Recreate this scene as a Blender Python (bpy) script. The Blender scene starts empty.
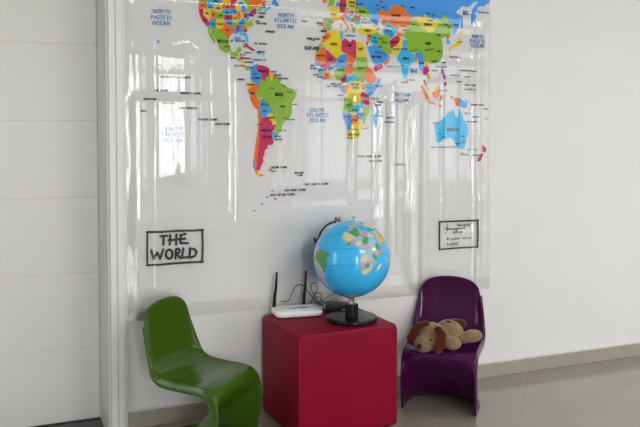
import bpy, bmesh, math, random
from math import pi, sin, cos, radians, sqrt
from mathutils import Vector, Matrix, noise
from mathutils.geometry import delaunay_2d_cdt

random.seed(4)
C = bpy.context.scene.collection
PAL_SHORT = 'PYOGBCV'

# ------------------------------------------------------------------ helpers
def new_mat(name, color=(.8, .8, .8), rough=.5, metal=0., spec=.5, coat=0., coat_rough=.05, trans=0., ior=1.5, sheen=0.):
    m = bpy.data.materials.new(name); m.use_nodes = True
    b = m.node_tree.nodes['Principled BSDF']
    b.inputs['Base Color'].default_value = (*color, 1)
    b.inputs['Roughness'].default_value = rough
    b.inputs['Metallic'].default_value = metal
    b.inputs['Specular IOR Level'].default_value = spec
    b.inputs['Coat Weight'].default_value = coat
    b.inputs['Coat Roughness'].default_value = coat_rough
    b.inputs['Transmission Weight'].default_value = trans
    b.inputs['IOR'].default_value = ior
    b.inputs['Sheen Weight'].default_value = sheen
    return m

def node(m, kind, **kw):
    n = m.node_tree.nodes.new(kind)
    for k, v in kw.items(): setattr(n, k, v)
    return n

def link(m, a, b): m.node_tree.links.new(a, b)
def bsdf(m): return m.node_tree.nodes['Principled BSDF']

def mottle(m, c1, c2, scale=8., detail=4., bump=0., bump_scale=60., dist=.002):
    """two close tones of the same paint mixed by noise, with a fine bump"""
    tc = node(m, 'ShaderNodeTexCoord')
    n = node(m, 'ShaderNodeTexNoise'); n.inputs['Scale'].default_value = scale; n.inputs['Detail'].default_value = detail
    link(m, tc.outputs['Object'], n.inputs['Vector'])
    r = node(m, 'ShaderNodeValToRGB')
    r.color_ramp.elements[0].position = .3; r.color_ramp.elements[1].position = .7
    r.color_ramp.elements[0].color = (*c1, 1); r.color_ramp.elements[1].color = (*c2, 1)
    link(m, n.outputs['Fac'], r.inputs['Fac']); link(m, r.outputs['Color'], bsdf(m).inputs['Base Color'])
    if bump:
        n2 = node(m, 'ShaderNodeTexNoise'); n2.inputs['Scale'].default_value = bump_scale; n2.inputs['Detail'].default_value = 3
        link(m, tc.outputs['Object'], n2.inputs['Vector'])
        bp = node(m, 'ShaderNodeBump'); bp.inputs['Strength'].default_value = bump; bp.inputs['Distance'].default_value = dist
        link(m, n2.outputs['Fac'], bp.inputs['Height']); link(m, bp.outputs['Normal'], bsdf(m).inputs['Normal'])
    return m

def obj(name, bm, mats, parent=None, smooth=False, angle=None):
    me = bpy.data.meshes.new(name)
    bm.normal_update(); bm.to_mesh(me); bm.free()
    for m in (mats if isinstance(mats, (list, tuple)) else [mats]): me.materials.append(m)
    if smooth:
        for p in me.polygons: p.use_smooth = True
        if angle: me.set_sharp_from_angle(angle=radians(angle))
    o = bpy.data.objects.new(name, me); C.objects.link(o)
    if parent is not None: o.parent = parent
    return o

def thing(name, label, cat, loc=(0, 0, 0), rotz=0., group=None):
    o = bpy.data.objects.new(name, None); C.objects.link(o)
    o.empty_display_size = .1
    o.location = loc; o.rotation_euler = (0, 0, rotz); tag(o, label, cat, group); return o

def tag(o, label, cat, group=None):
    o['label'] = label; o['category'] = cat
    if group: o['group'] = group
    return o

def struct(name, bm, m, parent=None, **kw):
    o = obj(name, bm, m, parent, **kw)
    if parent is None: o['kind'] = 'structure'
    return o

def box(bm, x0, x1, y0, y1, z0, z1, bevel=0., seg=2, mi=0):
    v = [bm.verts.new((x, y, z)) for x in (x0, x1) for y in (y0, y1) for z in (z0, z1)]
    fs = [bm.faces.new([v[i] for i in q]) for q in ((0, 1, 3, 2), (4, 6, 7, 5), (0, 4, 5, 1), (2, 3, 7, 6), (0, 2, 6, 4), (1, 5, 7, 3))]
    for f in fs: f.material_index = mi
    if bevel:
        es = list({e for f in fs for e in f.edges})
        bmesh.ops.bevel(bm, geom=es, offset=bevel, segments=seg, profile=.5, affect='EDGES')

def lathe(bm, prof, n=40, center=(0, 0), close=True):
    rings = []
    for r, z in prof:
        rings.append([bm.verts.new((center[0] + r*cos(2*pi*i/n), center[1] + r*sin(2*pi*i/n), z)) for i in range(n)])
    for a, b in zip(rings, rings[1:]):
        for i in range(n):
            bm.faces.new((a[i], a[(i+1) % n], b[(i+1) % n], b[i]))
    if close:
        bm.faces.new(rings[0][::-1]); bm.faces.new(rings[-1])

def catmull(pts, per=8):
    P = [Vector(p) for p in pts]; P = [P[0]*2-P[1]] + P + [P[-1]*2-P[-2]]
    out = []
    for i in range(1, len(P)-2):
        a, b, c, d = P[i-1:i+3]
        for k in range(per):
            t = k/per
            out.append(.5*((2*b) + (c-a)*t + (2*a-5*b+4*c-d)*t*t + (3*b-a-3*c+d)*t**3))
    out.append(P[-2]); return out

def tube(bm, path, rad, n=8):
    path = [Vector(p) for p in path]
    rr = rad if isinstance(rad, (list, tuple)) else [rad]*len(path)
    up = None; rings = []
    for i, p in enumerate(path):
        d = (path[min(i+1, len(path)-1)] - path[max(i-1, 0)]).normalized()
        if up is None:
            up = Vector((0, 0, 1)) if abs(d.z) < .9 else Vector((1, 0, 0))
        up = (up - d*up.dot(d)).normalized(); s = d.cross(up)
        rings.append([bm.verts.new(p + (up*cos(2*pi*k/n) + s*sin(2*pi*k/n))*rr[i]) for k in range(n)])
    for a, b in zip(rings, rings[1:]):
        for k in range(n): bm.faces.new((a[k], a[(k+1) % n], b[(k+1) % n], b[k]))
    bm.faces.new(rings[0][::-1]); bm.faces.new(rings[-1])

def ellipsoid(bm, c, r, rot=None, seg=20, rings=14):
    M = Matrix.Translation(Vector(c)) @ (rot.to_4x4() if rot else Matrix.Identity(4)) @ Matrix.Diagonal((*r, 1))
    bmesh.ops.create_uvsphere(bm, u_segments=seg, v_segments=rings, radius=1, matrix=M)

# ------------------------------------------------------------------ materials
wall_white = mottle(new_mat('white_wall_paint', rough=.55), (.80, .798, .793), (.82, .818, .813), 3, 4, .05, 140)
ceil_white = new_mat('ceiling_paint', (.82, .82, .81), .8)
door_white = mottle(new_mat('white_door_lacquer', rough=.38), (.77, .755, .725), (.79, .775, .745), 2.5, 4, .03, 80)
trim_white = new_mat('white_trim_lacquer', (.80, .79, .785), .35)
granite = mottle(new_mat('black_granite', rough=.25), (.006, .006, .007), (.02, .018, .018), 120)
skirt = mottle(new_mat('greige_porcelain_skirting', rough=.3), (.36, .335, .285), (.385, .36, .31), 5, 5)
skirt_top_lit = new_mat('cream_lit_top', (.72, .66, .58), .8)
grout_pale = new_mat('pale_joint', (.56, .53, .48), .8)

def floor_material():
    m = new_mat('polished_greige_tiles', rough=.09, spec=.7)
    tc = node(m, 'ShaderNodeTexCoord'); sep = node(m, 'ShaderNodeSeparateXYZ')
    link(m, tc.outputs['Object'], sep.inputs[0])
    def mth(op, a, b=None):
        n = node(m, 'ShaderNodeMath', operation=op)
        for i, v in enumerate((a, b)):
            if v is None: continue
            if isinstance(v, (int, float)): n.inputs[i].default_value = v
            else: link(m, v, n.inputs[i])
        return n.outputs[0]
    lines = None
    for (ax, ay, off) in ((.652, .758, 1.213), (.758, -.652, 2.085)):
        u = mth('ADD', mth('MULTIPLY', sep.outputs[0], ax), mth('MULTIPLY', sep.outputs[1], ay))
        f = mth('FRACT', mth('ADD', mth('DIVIDE', mth('SUBTRACT', u, off), .61), 20.5))
        d = mth('LESS_THAN', mth('ABSOLUTE', mth('SUBTRACT', f, .5)), .0026)
        lines = d if lines is None else mth('MAXIMUM', lines, d)
    n = node(m, 'ShaderNodeTexNoise'); n.inputs['Scale'].default_value = 3; n.inputs['Detail'].default_value = 6
    link(m, tc.outputs['Object'], n.inputs['Vector'])
    r = node(m, 'ShaderNodeValToRGB')
    r.color_ramp.elements[0].position = .3; r.color_ramp.elements[1].position = .7
    r.color_ramp.elements[0].color = (.29, .268, .228, 1); r.color_ramp.elements[1].color = (.315, .292, .25, 1)
    link(m, n.outputs['Fac'], r.inputs['Fac'])
    mx = node(m, 'ShaderNodeMix', data_type='RGBA')
    link(m, lines, mx.inputs[0]); link(m, r.outputs['Color'], mx.inputs[6]); mx.inputs[7].default_value = (.29, .22, .15, 1)
    link(m, mx.outputs[2], bsdf(m).inputs['Base Color'])
    return m

# ------------------------------------------------------------------ setting
RX0, RX1, RY, CZ = -2.4, 8.0, -7.0, 2.95
CAS0, CAS1, DOORY, DOORZ = .474, .5545, .285, 2.25      # door casing edges, door leaf depth
bm = bmesh.new(); box(bm, RX0-.15, RX1+.15, RY-.15, 0, -.12, 0)
struct('floor', bm, floor_material())
bm = bmesh.new(); box(bm, RX0-.15, RX1+.15, RY-.15, .4, CZ, CZ+.12)
struct('ceiling', bm, ceil_white)
DL = -.62                                               # left edge of the door opening
bm = bmesh.new()
box(bm, CAS0, RX1, 0, .4, -.12, CZ); box(bm, DL, CAS0, 0, .4, DOORZ, CZ); box(bm, RX0, DL, 0, .4, -.12, CZ)
struct('wall_back', bm, wall_white)

def wall_with_holes(name, axis, at0, at1, lo, hi, holes):
    bm = bmesh.new()
    def put(a0, a1, z0, z1):
        if axis == 'x': box(bm, a0, a1, at0, at1, z0, z1)
        else: box(bm, at0, at1, a0, a1, z0, z1)
    cur = lo
    for (a0, a1, z0, z1) in sorted(holes):
        put(cur, a0, 0, CZ); put(a0, a1, z1, CZ)
        if z0 > 0: put(a0, a1, 0, z0)
        cur = a1
    put(cur, hi, 0, CZ)
    return struct(name, bm, wall_white)

BACK_WINDOWS = [(.02, .74, .18, 2.32), (4.1, 7.3, .55, 2.35)]
LEFT_WINDOWS = [(-1.65, -1.0, .18, 2.32)]
wall_with_holes('wall_front', 'x', RY-.15, RY, RX0, RX1, BACK_WINDOWS)
wall_with_holes('wall_left', 'y', RX0-.15, RX0, RY, .4, LEFT_WINDOWS)
wall_with_holes('wall_right', 'y', RX1, RX1+.15, RY, .4, [])
frame_mat = new_mat('white_window_frame', (.8, .8, .8), .4)

def window(k, axis, at, a0, a1, z0, z1, nm):
    bm = bmesh.new(); t = .035
    def put(p0, p1, q0, q1):
        if axis == 'x': box(bm, p0, p1, at-.03, at+.03, q0, q1)
        else: box(bm, at-.03, at+.03, p0, p1, q0, q1)
    put(a0, a0+t, z0, z1); put(a1-t, a1, z0, z1); put(a0+t, a1-t, z0, z0+t); put(a0+t, a1-t, z1-t, z1)
    for i in range(1, nm):
        a = a0+(a1-a0)*i/nm; put(a-t/2, a+t/2, z0+t, z1-t)
    struct('window_%d' % k, bm, frame_mat)

def daylight(name, loc, rot, sx, sz, radiance, color=(1, 1, 1)):
    l = bpy.data.lights.new(name, 'AREA'); l.shape = 'RECTANGLE'; l.size = sx; l.size_y = sz
    l.energy = radiance*pi*sx*sz; l.color = color
    o = bpy.data.objects.new(name, l); C.objects.link(o); o.location = loc; o.rotation_euler = rot
    return o
k = 1
for i, (a0, a1, z0, z1) in enumerate(BACK_WINDOWS):
    window(k, 'x', RY-.06, a0, a1, z0, z1, 1 if a1-a0 < 1 else 4); k += 1
    daylight('daylight', ((a0+a1)/2, RY-.12, (z0+z1)/2), (radians(90), 0, 0), a1-a0, z1-z0, [9.0, 1.8][i], (1, 1, .99))
for (a0, a1, z0, z1) in LEFT_WINDOWS:
    window(k, 'y', RX0-.06, a0, a1, z0, z1, 1); k += 1
    daylight('daylight', (RX0-.12, (a0+a1)/2, (z0+z1)/2), (radians(90), 0, radians(-90)), a1-a0, z1-z0, 2.5, (.97, .99, 1))

# added fill lamps: glowing square panels on the unseen ceiling, to brighten the room
def fill_diffuser(strength):
    m = new_mat('fill_lamp_diffuser', (.8, .8, .8), .5)
    bsdf(m).inputs['Emission Color'].default_value = (1, .99, .98, 1); bsdf(m).inputs['Emission Strength'].default_value = strength
    return m
for (lx, ly, le, lab) in ((5.3, -3.2, 12.0, 'added square fill lamp on the unseen ceiling towards the right end of the room'), (2.3, -4.4, 12.0, 'added square fill lamp on the unseen ceiling behind the viewer near the window wall')):
    t = thing('added_fill_lamp', lab, 'lamp', (lx, ly, CZ), 0, 'added ceiling fill lamps')
    bm = bmesh.new()
    for s in (-1, 1):
        box(bm, s*.61-.03, s*.61+.03, -.64, .64, -.06, -.001, .004); box(bm, -.58, .58, s*.61-.03, s*.61+.03, -.06, -.001, .004)
    obj('frame', bm, frame_mat, t)
    bm = bmesh.new(); box(bm, -.58, .58, -.58, .58, -.045, -.03)
    obj('diffuser', bm, fill_diffuser(le), t)

# skirting: porcelain strip, light on its top face painted in as cream, vertical joints
bm = bmesh.new(); SK = .075
xs = [CAS1+.001] + [2.494+.61*i for i in range(-3, 10) if CAS1+.02 < 2.494+.61*i < RX1-.05] + [RX1]
for a, b_ in zip(xs, xs[1:]):
    box(bm, a+.0012, b_-.0012, -.011, -.0002, .0005, SK, .0012, 1)
sk = struct('baseboard_back', bm, skirt)
bm = bmesh.new(); box(bm, CAS1+.001, RX1, -.0095, -.0002, SK, SK+.007)
box(bm, CAS1+.001, RX1, -.0092, -.0001, .0005, SK-.001, mi=1)
obj('joint_and_lit_top', bm, [skirt_top_lit, grout_pale], sk)

# door: recessed white leaf with horizontal grooves, jamb, casing, black sill
bm = bmesh.new()
gz = [-.036, .3065+.002] + [.308+.3585*i for i in range(1, 6)] + [DOORZ-.01]
gz = sorted(set(round(g, 4) for g in gz))
for z0, z1 in zip(gz, gz[1:]):
    box(bm, DL+.004, CAS0-.004, DOORY, DOORY+.035, z0+.0018, z1-.0018, .0022, 2)
box(bm, DL+.006, CAS0-.006, DOORY+.003, DOORY+.03, .034-.068, DOORZ-.012)
struct('door_1', bm, door_white)
bm = bmesh.new()
box(bm, CAS0-.0035, CAS0+.001, 0, DOORY+.06, -.046, DOORZ, .001, 1)       # reveal lining, right
box(bm, DL-.001, DL+.0035, 0, DOORY+.06, -.046, DOORZ, .001, 1)
box(bm, DL, CAS0, 0, DOORY+.06, DOORZ-.0035, DOORZ+.001)
struct('trim_1', bm, mottle(new_mat('grey_white_reveal', rough=.4), (.63, .615, .585), (.65, .635, .605), 4))
bm = bmesh.new()
def casing(x0, x1, flip):
    # stepped profile across the width
    w = x1-x0
    steps = [(0, .055, .018), (.055, .10, .012), (.10, .46, .020), (.46, .50, .0165), (.50, .86, .020), (.86, 1., .014)]
    for a, c, d in steps:
        if flip: a, c = 1-c, 1-a
        box(bm, x0+a*w, x0+c*w, -d, -.0002, 0, DOORZ+w, .0015, 1)
casing(CAS0, CAS1, False); casing(DL-(CAS1-CAS0), DL, True)
box(bm, DL, CAS0, -.02, -.0002, DOORZ, DOORZ+(CAS1-CAS0), .0015, 1)
struct('trim_2', bm, trim_white)
bm = bmesh.new(); box(bm, DL+.001, CAS0-.0036, .0005, DOORY+.06, -.12, -.039, .001, 1)
struct('trim_3', bm, granite)

# ------------------------------------------------------------------ wall map
SHX0, SHX1, SHZ0, SHZ1 = .556, 2.482, .486, 2.36
PAL = [(.70, .014, .135), (.93, .74, .012), (.93, .225, .004), (.33, .59, .03), (.06, .41, .90), (.028, .58, .88), (.36, .12, .46)]
ink = [new_mat('ink_'+n, c, .6, spec=.1) for n, c in zip(('crimson', 'yellow', 'orange', 'green', 'blue', 'cyan', 'violet'), PAL)]
ink_black = new_mat('ink_black', (.008, .008, .01), .5)
ink_blue = new_mat('ink_lettering_blue', (.015, .22, .58), .6, spec=.1)
ink_grey = new_mat('ink_small_lettering', (.012, .012, .014), .6, spec=.1)
POLYS = [
('NA','G','washington',[(0.8908,1.9298),(0.9254,1.9319),(0.9255,1.9406),(0.8894,1.9384)]),
('NA','O','oregon',[(0.8892,1.8961),(0.9278,1.8983),(0.928,1.9299),(0.8919,1.9284)]),
('NA','C','idaho',[(0.9301,1.8974),(0.9601,1.8984),(0.9602,1.9166),(0.9467,1.9212),(0.943,1.941),(0.9296,1.9401)]),
('NA','B','montana',[(0.9467,1.9216),(0.9972,1.9224),(0.998,1.9444),(0.9442,1.9418)]),
('NA','Y','wyoming',[(0.9615,1.8868),(0.9985,1.8878),(0.9987,1.9196),(0.9617,1.9181)]),
('NA','Y','north_dakota',[(1.0002,1.9277),(1.0387,1.9293),(1.0387,1.9469),(1.0011,1.9446)]),
('NA','O','south_dakota',[(1.0005,1.9021),(1.0389,1.9029),(1.039,1.9264),(1.0006,1.9255)]),
('NA','C','nebraska',[(1.0004,1.886),(1.0098,1.8763),(1.0426,1.8774),(1.0412,1.8986),(1.0005,1.8988)]),
('NA','P','minnesota',[(1.0412,1.9048),(1.0692,1.9065),(1.0616,1.9299),(1.0721,1.9482),(1.0406,1.947)]),
('NA','P','california',[(0.8927,1.8746),(0.8989,1.8568),(0.91,1.8375),(0.9248,1.8201),(0.9379,1.8189),(0.9409,1.8336),(0.9109,1.8673),(0.9103,1.8944),(0.8906,1.8933)]),
('NA','Y','nevada',[(0.912,1.8673),(0.9402,1.8409),(0.9449,1.8629),(0.945,1.8946),(0.9122,1.8942)]),
('NA','O','utah',[(0.9463,1.8528),(0.97,1.8533),(0.9701,1.8836),(0.9577,1.8844),(0.957,1.8916),(0.9465,1.8918)]),
('NA','G','colorado',[(0.9719,1.8524),(1.0074,1.8528),(1.0083,1.8828),(0.972,1.8823)]),
('NA','B','arizona',[(0.9428,1.8326),(0.9397,1.819),(0.9603,1.808),(0.9679,1.8069),(0.9688,1.8507),(0.9437,1.8501)]),
('NA','Y','new_mexico',[(0.9709,1.8092),(1.0027,1.81),(1.0029,1.8489),(0.9711,1.8494)]),
('NA','P','kansas',[(1.0105,1.8507),(1.0479,1.8512),(1.048,1.8733),(1.0106,1.8727)]),
('NA','C','oklahoma',[(1.021,1.8293),(1.0363,1.8263),(1.0478,1.8243),(1.0479,1.8457),(1.0211,1.8461)]),
('NA','O','texas',[(1.004,1.8085),(0.9889,1.8082),(0.9983,1.7892),(1.0115,1.7891),(1.0248,1.7658),(1.0313,1.7624),(1.0325,1.7735),(1.0382,1.7792),(1.0517,1.7927),(1.0522,1.813),(1.048,1.8231),(1.0212,1.8262),(1.0194,1.8408),(1.0061,1.8401)]),
('NA','B','iowa',[(1.0442,1.8804),(1.0653,1.8786),(1.0711,1.89),(1.0673,1.9027),(1.0424,1.9031)]),
('NA','Y','missouri',[(1.0507,1.8477),(1.0718,1.8451),(1.0776,1.8516),(1.07,1.8763),(1.052,1.8779)]),
('NA','Y','wisconsin',[(1.0625,1.9116),(1.0701,1.8947),(1.0874,1.8964),(1.0837,1.9239),(1.0606,1.928)]),
('NA','O','illinois',[(1.07,1.866),(1.0815,1.8537),(1.0881,1.8725),(1.0843,1.8918),(1.0701,1.8899)]),
('NA','B','michigan',[(1.0932,1.8886),(1.1126,1.8905),(1.1127,1.9108),(1.103,1.9213),(1.0933,1.9134)]),
('NA','B','michigan',[(1.0837,1.9246),(1.1023,1.9287),(1.0953,1.9393),(1.0741,1.9307)]),
('NA','Y','indiana',[(1.0892,1.8596),(1.1009,1.8676),(1.1009,1.8861),(1.0874,1.8854)]),
('NA','P','ohio',[(1.1036,1.8678),(1.1144,1.8609),(1.1242,1.8726),(1.1242,1.8855),(1.1029,1.8844)]),
('NA','B','kentucky',[(1.1085,1.8458),(1.1124,1.8534),(1.1008,1.8602),(1.0776,1.8443)]),
('NA','C','tennessee',[(1.0756,1.8305),(1.1085,1.8329),(1.1144,1.8454),(1.0757,1.8423)]),
('NA','C','west_virginia',[(1.1183,1.85),(1.1319,1.8656),(1.1281,1.8709),(1.1144,1.8609)]),
('NA','Y','virginia',[(1.1475,1.8471),(1.1495,1.8572),(1.1436,1.8643),(1.128,1.8468)]),
('NA','B','pennsylvania',[(1.1269,1.872),(1.1515,1.8722),(1.1535,1.8846),(1.1262,1.8868)]),
('NA','P','new_york',[(1.134,1.8879),(1.1641,1.8848),(1.1634,1.91),(1.1536,1.9113),(1.132,1.8915)]),
('NA','G','north_carolina',[(1.1143,1.8324),(1.1396,1.8251),(1.1494,1.8349),(1.1494,1.8453),(1.1163,1.8425)]),
('NA','Y','south_carolina',[(1.1143,1.8232),(1.124,1.8114),(1.1337,1.823),(1.1162,1.8296)]),
('NA','O','georgia',[(1.1006,1.7992),(1.1161,1.798),(1.12,1.8056),(1.1143,1.8276),(1.0988,1.8287)]),
('NA','B','alabama',[(1.0851,1.7948),(1.0987,1.7991),(1.0968,1.8286),(1.0833,1.8279)]),
('NA','P','mississippi',[(1.0678,1.7995),(1.0813,1.7964),(1.0814,1.8286),(1.0698,1.8284)]),
('NA','G','arkansas',[(1.0517,1.819),(1.0679,1.8179),(1.0718,1.8403),(1.0507,1.841)]),
('NA','B','louisiana',[(1.0543,1.7897),(1.0793,1.7882),(1.0678,1.7977),(1.0659,1.8142),(1.0525,1.8154)]),
('NA','C','florida',[(1.0844,1.7861),(1.1115,1.7788),(1.1172,1.7549),(1.125,1.7515),(1.1231,1.7719),(1.1135,1.7937),(1.0844,1.7924)]),
('NA','O','quebec',[(1.1341,1.9232),(1.1536,1.9169),(1.1712,1.916),(1.1772,1.9294),(1.187,1.9375),(1.193,1.9527),(1.201,1.9868),(1.1343,1.9824)]),
('NA','G','ontario',[(1.1012,1.9452),(1.1166,1.9332),(1.1302,1.9155),(1.1185,1.9074),(1.1165,1.8907),(1.1477,1.9091),(1.1505,1.9148),(1.1322,1.9249),(1.1323,1.9712),(1.1013,1.9692)]),
('NA','Y','vermont',[(1.1645,1.9008),(1.1692,1.8992),(1.1712,1.9105),(1.1653,1.9138)]),
('NA','C','hampshire',[(1.1672,1.8954),(1.1731,1.892),(1.1791,1.9035),(1.1716,1.9068)]),
('NA','G','maine',[(1.1771,1.9071),(1.1869,1.9002),(1.1948,1.9118),(1.191,1.9284),(1.1791,1.9221)]),
('NA','P','new_brunswick',[(1.1968,1.9138),(1.2107,1.9165),(1.2087,1.935),(1.1949,1.9361)]),
('NA','C','nova_scotia',[(1.2047,1.8986),(1.2206,1.9077),(1.2365,1.918),(1.2325,1.9252),(1.2166,1.9149),(1.2027,1.9048)]),
('NA','B','newfoundland',[(1.2405,1.9369),(1.2725,1.9257),(1.2745,1.9389),(1.2605,1.9569),(1.2505,1.96)]),
('NA','O','gaspe',[(1.189,1.935),(1.2107,1.9407),(1.2108,1.9501),(1.189,1.9432)]),
('NA','Y','manitoba',[(1.0378,1.9483),(1.0993,1.9521),(1.0994,1.9949),(1.0379,1.9908)]),
('NA','P','saskatchewan',[(0.9988,1.9459),(1.0368,1.9482),(1.037,1.9908),(0.999,1.9882)]),
('NA','O','alberta',[(0.9498,1.9428),(0.9969,1.9458),(0.9971,1.9881),(0.95,1.985)]),
('NA','C','british_columbia',[(0.8894,1.9391),(0.9479,1.9427),(0.9482,1.9921),(0.8897,1.9882)]),
('NA','Y','mexico_gap',[(1.0614,1.6783),(1.0704,1.6707),(1.0773,1.6775),(1.0751,1.6992),(1.0683,1.6981)]),
('NA','G','mexico',[(0.938,1.8094),(0.9455,1.8024),(0.951,1.7827),(0.966,1.7651),(0.9809,1.7364),(0.9903,1.713),(1.0111,1.7009),(1.0302,1.6906),(1.057,1.6852),(1.0724,1.6865),(1.0744,1.7014),(1.086,1.7055),(1.0899,1.7242),(1.0803,1.7275),(1.0706,1.7216),(1.0686,1.7067),(1.057,1.7019),(1.0417,1.7057),(1.0361,1.7239),(1.0312,1.7458),(1.0312,1.7613),(1.0248,1.7647),(1.0115,1.788),(0.9983,1.7892),(0.9889,1.8071),(0.9643,1.8044),(0.9399,1.8149),(0.9287,1.8162)]),
('NA','G','baja',[(0.9342,1.7964),(0.9397,1.773),(0.9602,1.7429),(0.9659,1.745),(0.951,1.779),(0.9417,1.7895),(0.9369,1.8057),(0.9306,1.8126)]),
('NA','P','honduras',[(1.0795,1.671),(1.0909,1.6692),(1.1046,1.6762),(1.0978,1.6826),(1.0818,1.6798)]),
('NA','Y','nicaragua',[(1.0909,1.6583),(1.1045,1.6522),(1.1069,1.6741),(1.0886,1.667)]),
('NA','O','costa_rica',[(1.0999,1.6367),(1.109,1.6326),(1.1068,1.6435),(1.0954,1.6475)]),
('NA','G','panama',[(1.1113,1.6252),(1.1205,1.6194),(1.1366,1.6251),(1.1412,1.6314),(1.1251,1.6265),(1.1113,1.6305)]),
('NA','C','el_salvador',[(1.0727,1.6651),(1.0809,1.6624),(1.0809,1.6689),(1.0718,1.6708)]),
('NA','P','cuba',[(1.1025,1.7264),(1.114,1.7304),(1.13,1.72),(1.1507,1.7107),(1.1576,1.7154),(1.1369,1.7277),(1.1186,1.738),(1.1003,1.7329)]),
('NA','C','hispaniola',[(1.1668,1.6994),(1.1854,1.6966),(1.1877,1.7055),(1.1738,1.7138),(1.1622,1.709)]),
('NA','B','puerto_rico',[(1.1947,1.6947),(1.204,1.695),(1.204,1.6995),(1.1947,1.6991)]),
('NA','B','hawaii',[(0.7007,1.7333),(0.7095,1.7315),(0.7059,1.7409),(0.6949,1.7455)]),
('SA','B','colombia',[(1.1373,1.6034),(1.1349,1.5792),(1.151,1.5664),(1.1625,1.5512),(1.1787,1.5493),(1.1788,1.578),(1.1905,1.5818),(1.1915,1.6062),(1.1674,1.6188),(1.1637,1.6327),(1.1721,1.644),(1.1698,1.6527),(1.1536,1.6434),(1.1374,1.6298)]),
('SA','P','venezuela',[(1.1655,1.6328),(1.1706,1.6197),(1.1929,1.6071),(1.1951,1.5762),(1.2091,1.5721),(1.2078,1.5898),(1.2303,1.5992),(1.228,1.6124),(1.2304,1.628),(1.2187,1.6388),(1.2023,1.6427),(1.179,1.6464),(1.1674,1.6395)]),
('SA','Y','guyana',[(1.2312,1.5992),(1.2349,1.5749),(1.2467,1.5774),(1.2468,1.6063),(1.2317,1.6192)]),
('SA','O','suriname',[(1.2477,1.5805),(1.2609,1.58),(1.2633,1.5978),(1.2477,1.6019)]),
('SA','C','guiana',[(1.2637,1.5822),(1.2703,1.5802),(1.276,1.5914),(1.2656,1.597)]),
('SA','Y','ecuador',[(1.1209,1.5416),(1.1278,1.5329),(1.151,1.562),(1.1372,1.5718),(1.1233,1.5658)]),
('SA','O','peru',[(1.1355,1.4957),(1.1437,1.4658),(1.1529,1.4505),(1.1714,1.4374),(1.1784,1.4397),(1.1827,1.4587),(1.1799,1.48),(1.1683,1.4939),(1.1601,1.5159),(1.1764,1.5338),(1.1787,1.5462),(1.1648,1.5482),(1.1533,1.5611),(1.1301,1.5312),(1.1209,1.5319)]),
('SA','G','brazil',[(1.1801,1.5472),(1.1773,1.5338),(1.1615,1.5159),(1.1786,1.4895),(1.2019,1.4947),(1.2074,1.4744),(1.2332,1.4498),(1.244,1.4267),(1.2449,1.4),(1.2566,1.3902),(1.2632,1.3777),(1.2642,1.3643),(1.2518,1.3397),(1.2556,1.3317),(1.2721,1.3195),(1.2888,1.3442),(1.2936,1.3666),(1.308,1.3823),(1.332,1.3982),(1.3426,1.4275),(1.3427,1.465),(1.3465,1.4786),(1.3635,1.5013),(1.3649,1.5216),(1.3418,1.5369),(1.3179,1.5432),(1.3035,1.5564),(1.2822,1.5648),(1.2855,1.5783),(1.2775,1.587),(1.2727,1.5784),(1.2632,1.5782),(1.2467,1.5752),(1.2349,1.5731),(1.2303,1.5961),(1.2101,1.5876),(1.2115,1.5708),(1.1951,1.5722),(1.1905,1.5796),(1.1788,1.5772)]),
('SA','B','bolivia',[(1.184,1.4573),(1.184,1.4263),(1.189,1.3988),(1.204,1.4033),(1.218,1.4021),(1.2251,1.4199),(1.2407,1.4214),(1.2416,1.4303),(1.2276,1.4569),(1.2065,1.4699),(1.1995,1.4916),(1.1841,1.4803)]),
('SA','Y','paraguay',[(1.219,1.4052),(1.2251,1.3932),(1.2439,1.3799),(1.2391,1.3643),(1.2533,1.3598),(1.2604,1.3733),(1.2557,1.3893),(1.2439,1.3991),(1.243,1.4169),(1.2322,1.4213),(1.2204,1.4177)]),
('SA','O','chile',[(1.1759,1.3731),(1.1687,1.3168),(1.161,1.2796),(1.1551,1.2298),(1.1491,1.1911),(1.1531,1.1522),(1.1693,1.1268),(1.1868,1.1191),(1.1985,1.125),(1.181,1.1338),(1.1635,1.1492),(1.1624,1.1742),(1.1684,1.2296),(1.1709,1.2685),(1.1757,1.3073),(1.1771,1.3167),(1.1805,1.3642),(1.1913,1.3944),(1.1876,1.3997),(1.1798,1.4364),(1.1723,1.435)]),
('SA','P','argentina',[(1.1927,1.39),(1.1824,1.3642),(1.179,1.3167),(1.1792,1.3128),(1.1744,1.2684),(1.1707,1.2129),(1.1647,1.153),(1.1781,1.1489),(1.1869,1.1737),(1.1987,1.193),(1.1929,1.2071),(1.2017,1.2209),(1.2047,1.2459),(1.2165,1.2514),(1.2194,1.2681),(1.243,1.2707),(1.249,1.2846),(1.2413,1.307),(1.2431,1.3181),(1.2413,1.3174),(1.2423,1.3308),(1.2509,1.3397),(1.2628,1.3679),(1.2405,1.3621),(1.2429,1.3768),(1.218,1.399),(1.204,1.4011),(1.1932,1.3966)]),
('SA','C','uruguay',[(1.2419,1.307),(1.252,1.2985),(1.2638,1.3069),(1.2698,1.3178),(1.2541,1.3308),(1.2447,1.3353)]),
('SA','Y','fuego',[(1.1704,1.1273),(1.1845,1.1259),(1.1798,1.1394),(1.1682,1.1485)]),
('SA','B','fjords',[(1.1473,1.1634),(1.1554,1.1604),(1.1532,1.1954),(1.1474,1.1955)]),
('SA','O','falkland',[(1.225,1.1468),(1.2386,1.1476),(1.2398,1.1543),(1.2221,1.1535)]),
('SA','B','georgias',[(1.2123,1.0166),(1.2186,1.0175),(1.2217,1.0246),(1.2123,1.0219)]),
('SA','B','sandwich',[(1.1859,0.9823),(1.1934,0.985),(1.1934,0.9945),(1.184,0.9889)]),
('SA','O','orkney',[(1.2589,1.0036),(1.264,1.0064),(1.2564,1.0163),(1.2488,1.0147)]),
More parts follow.
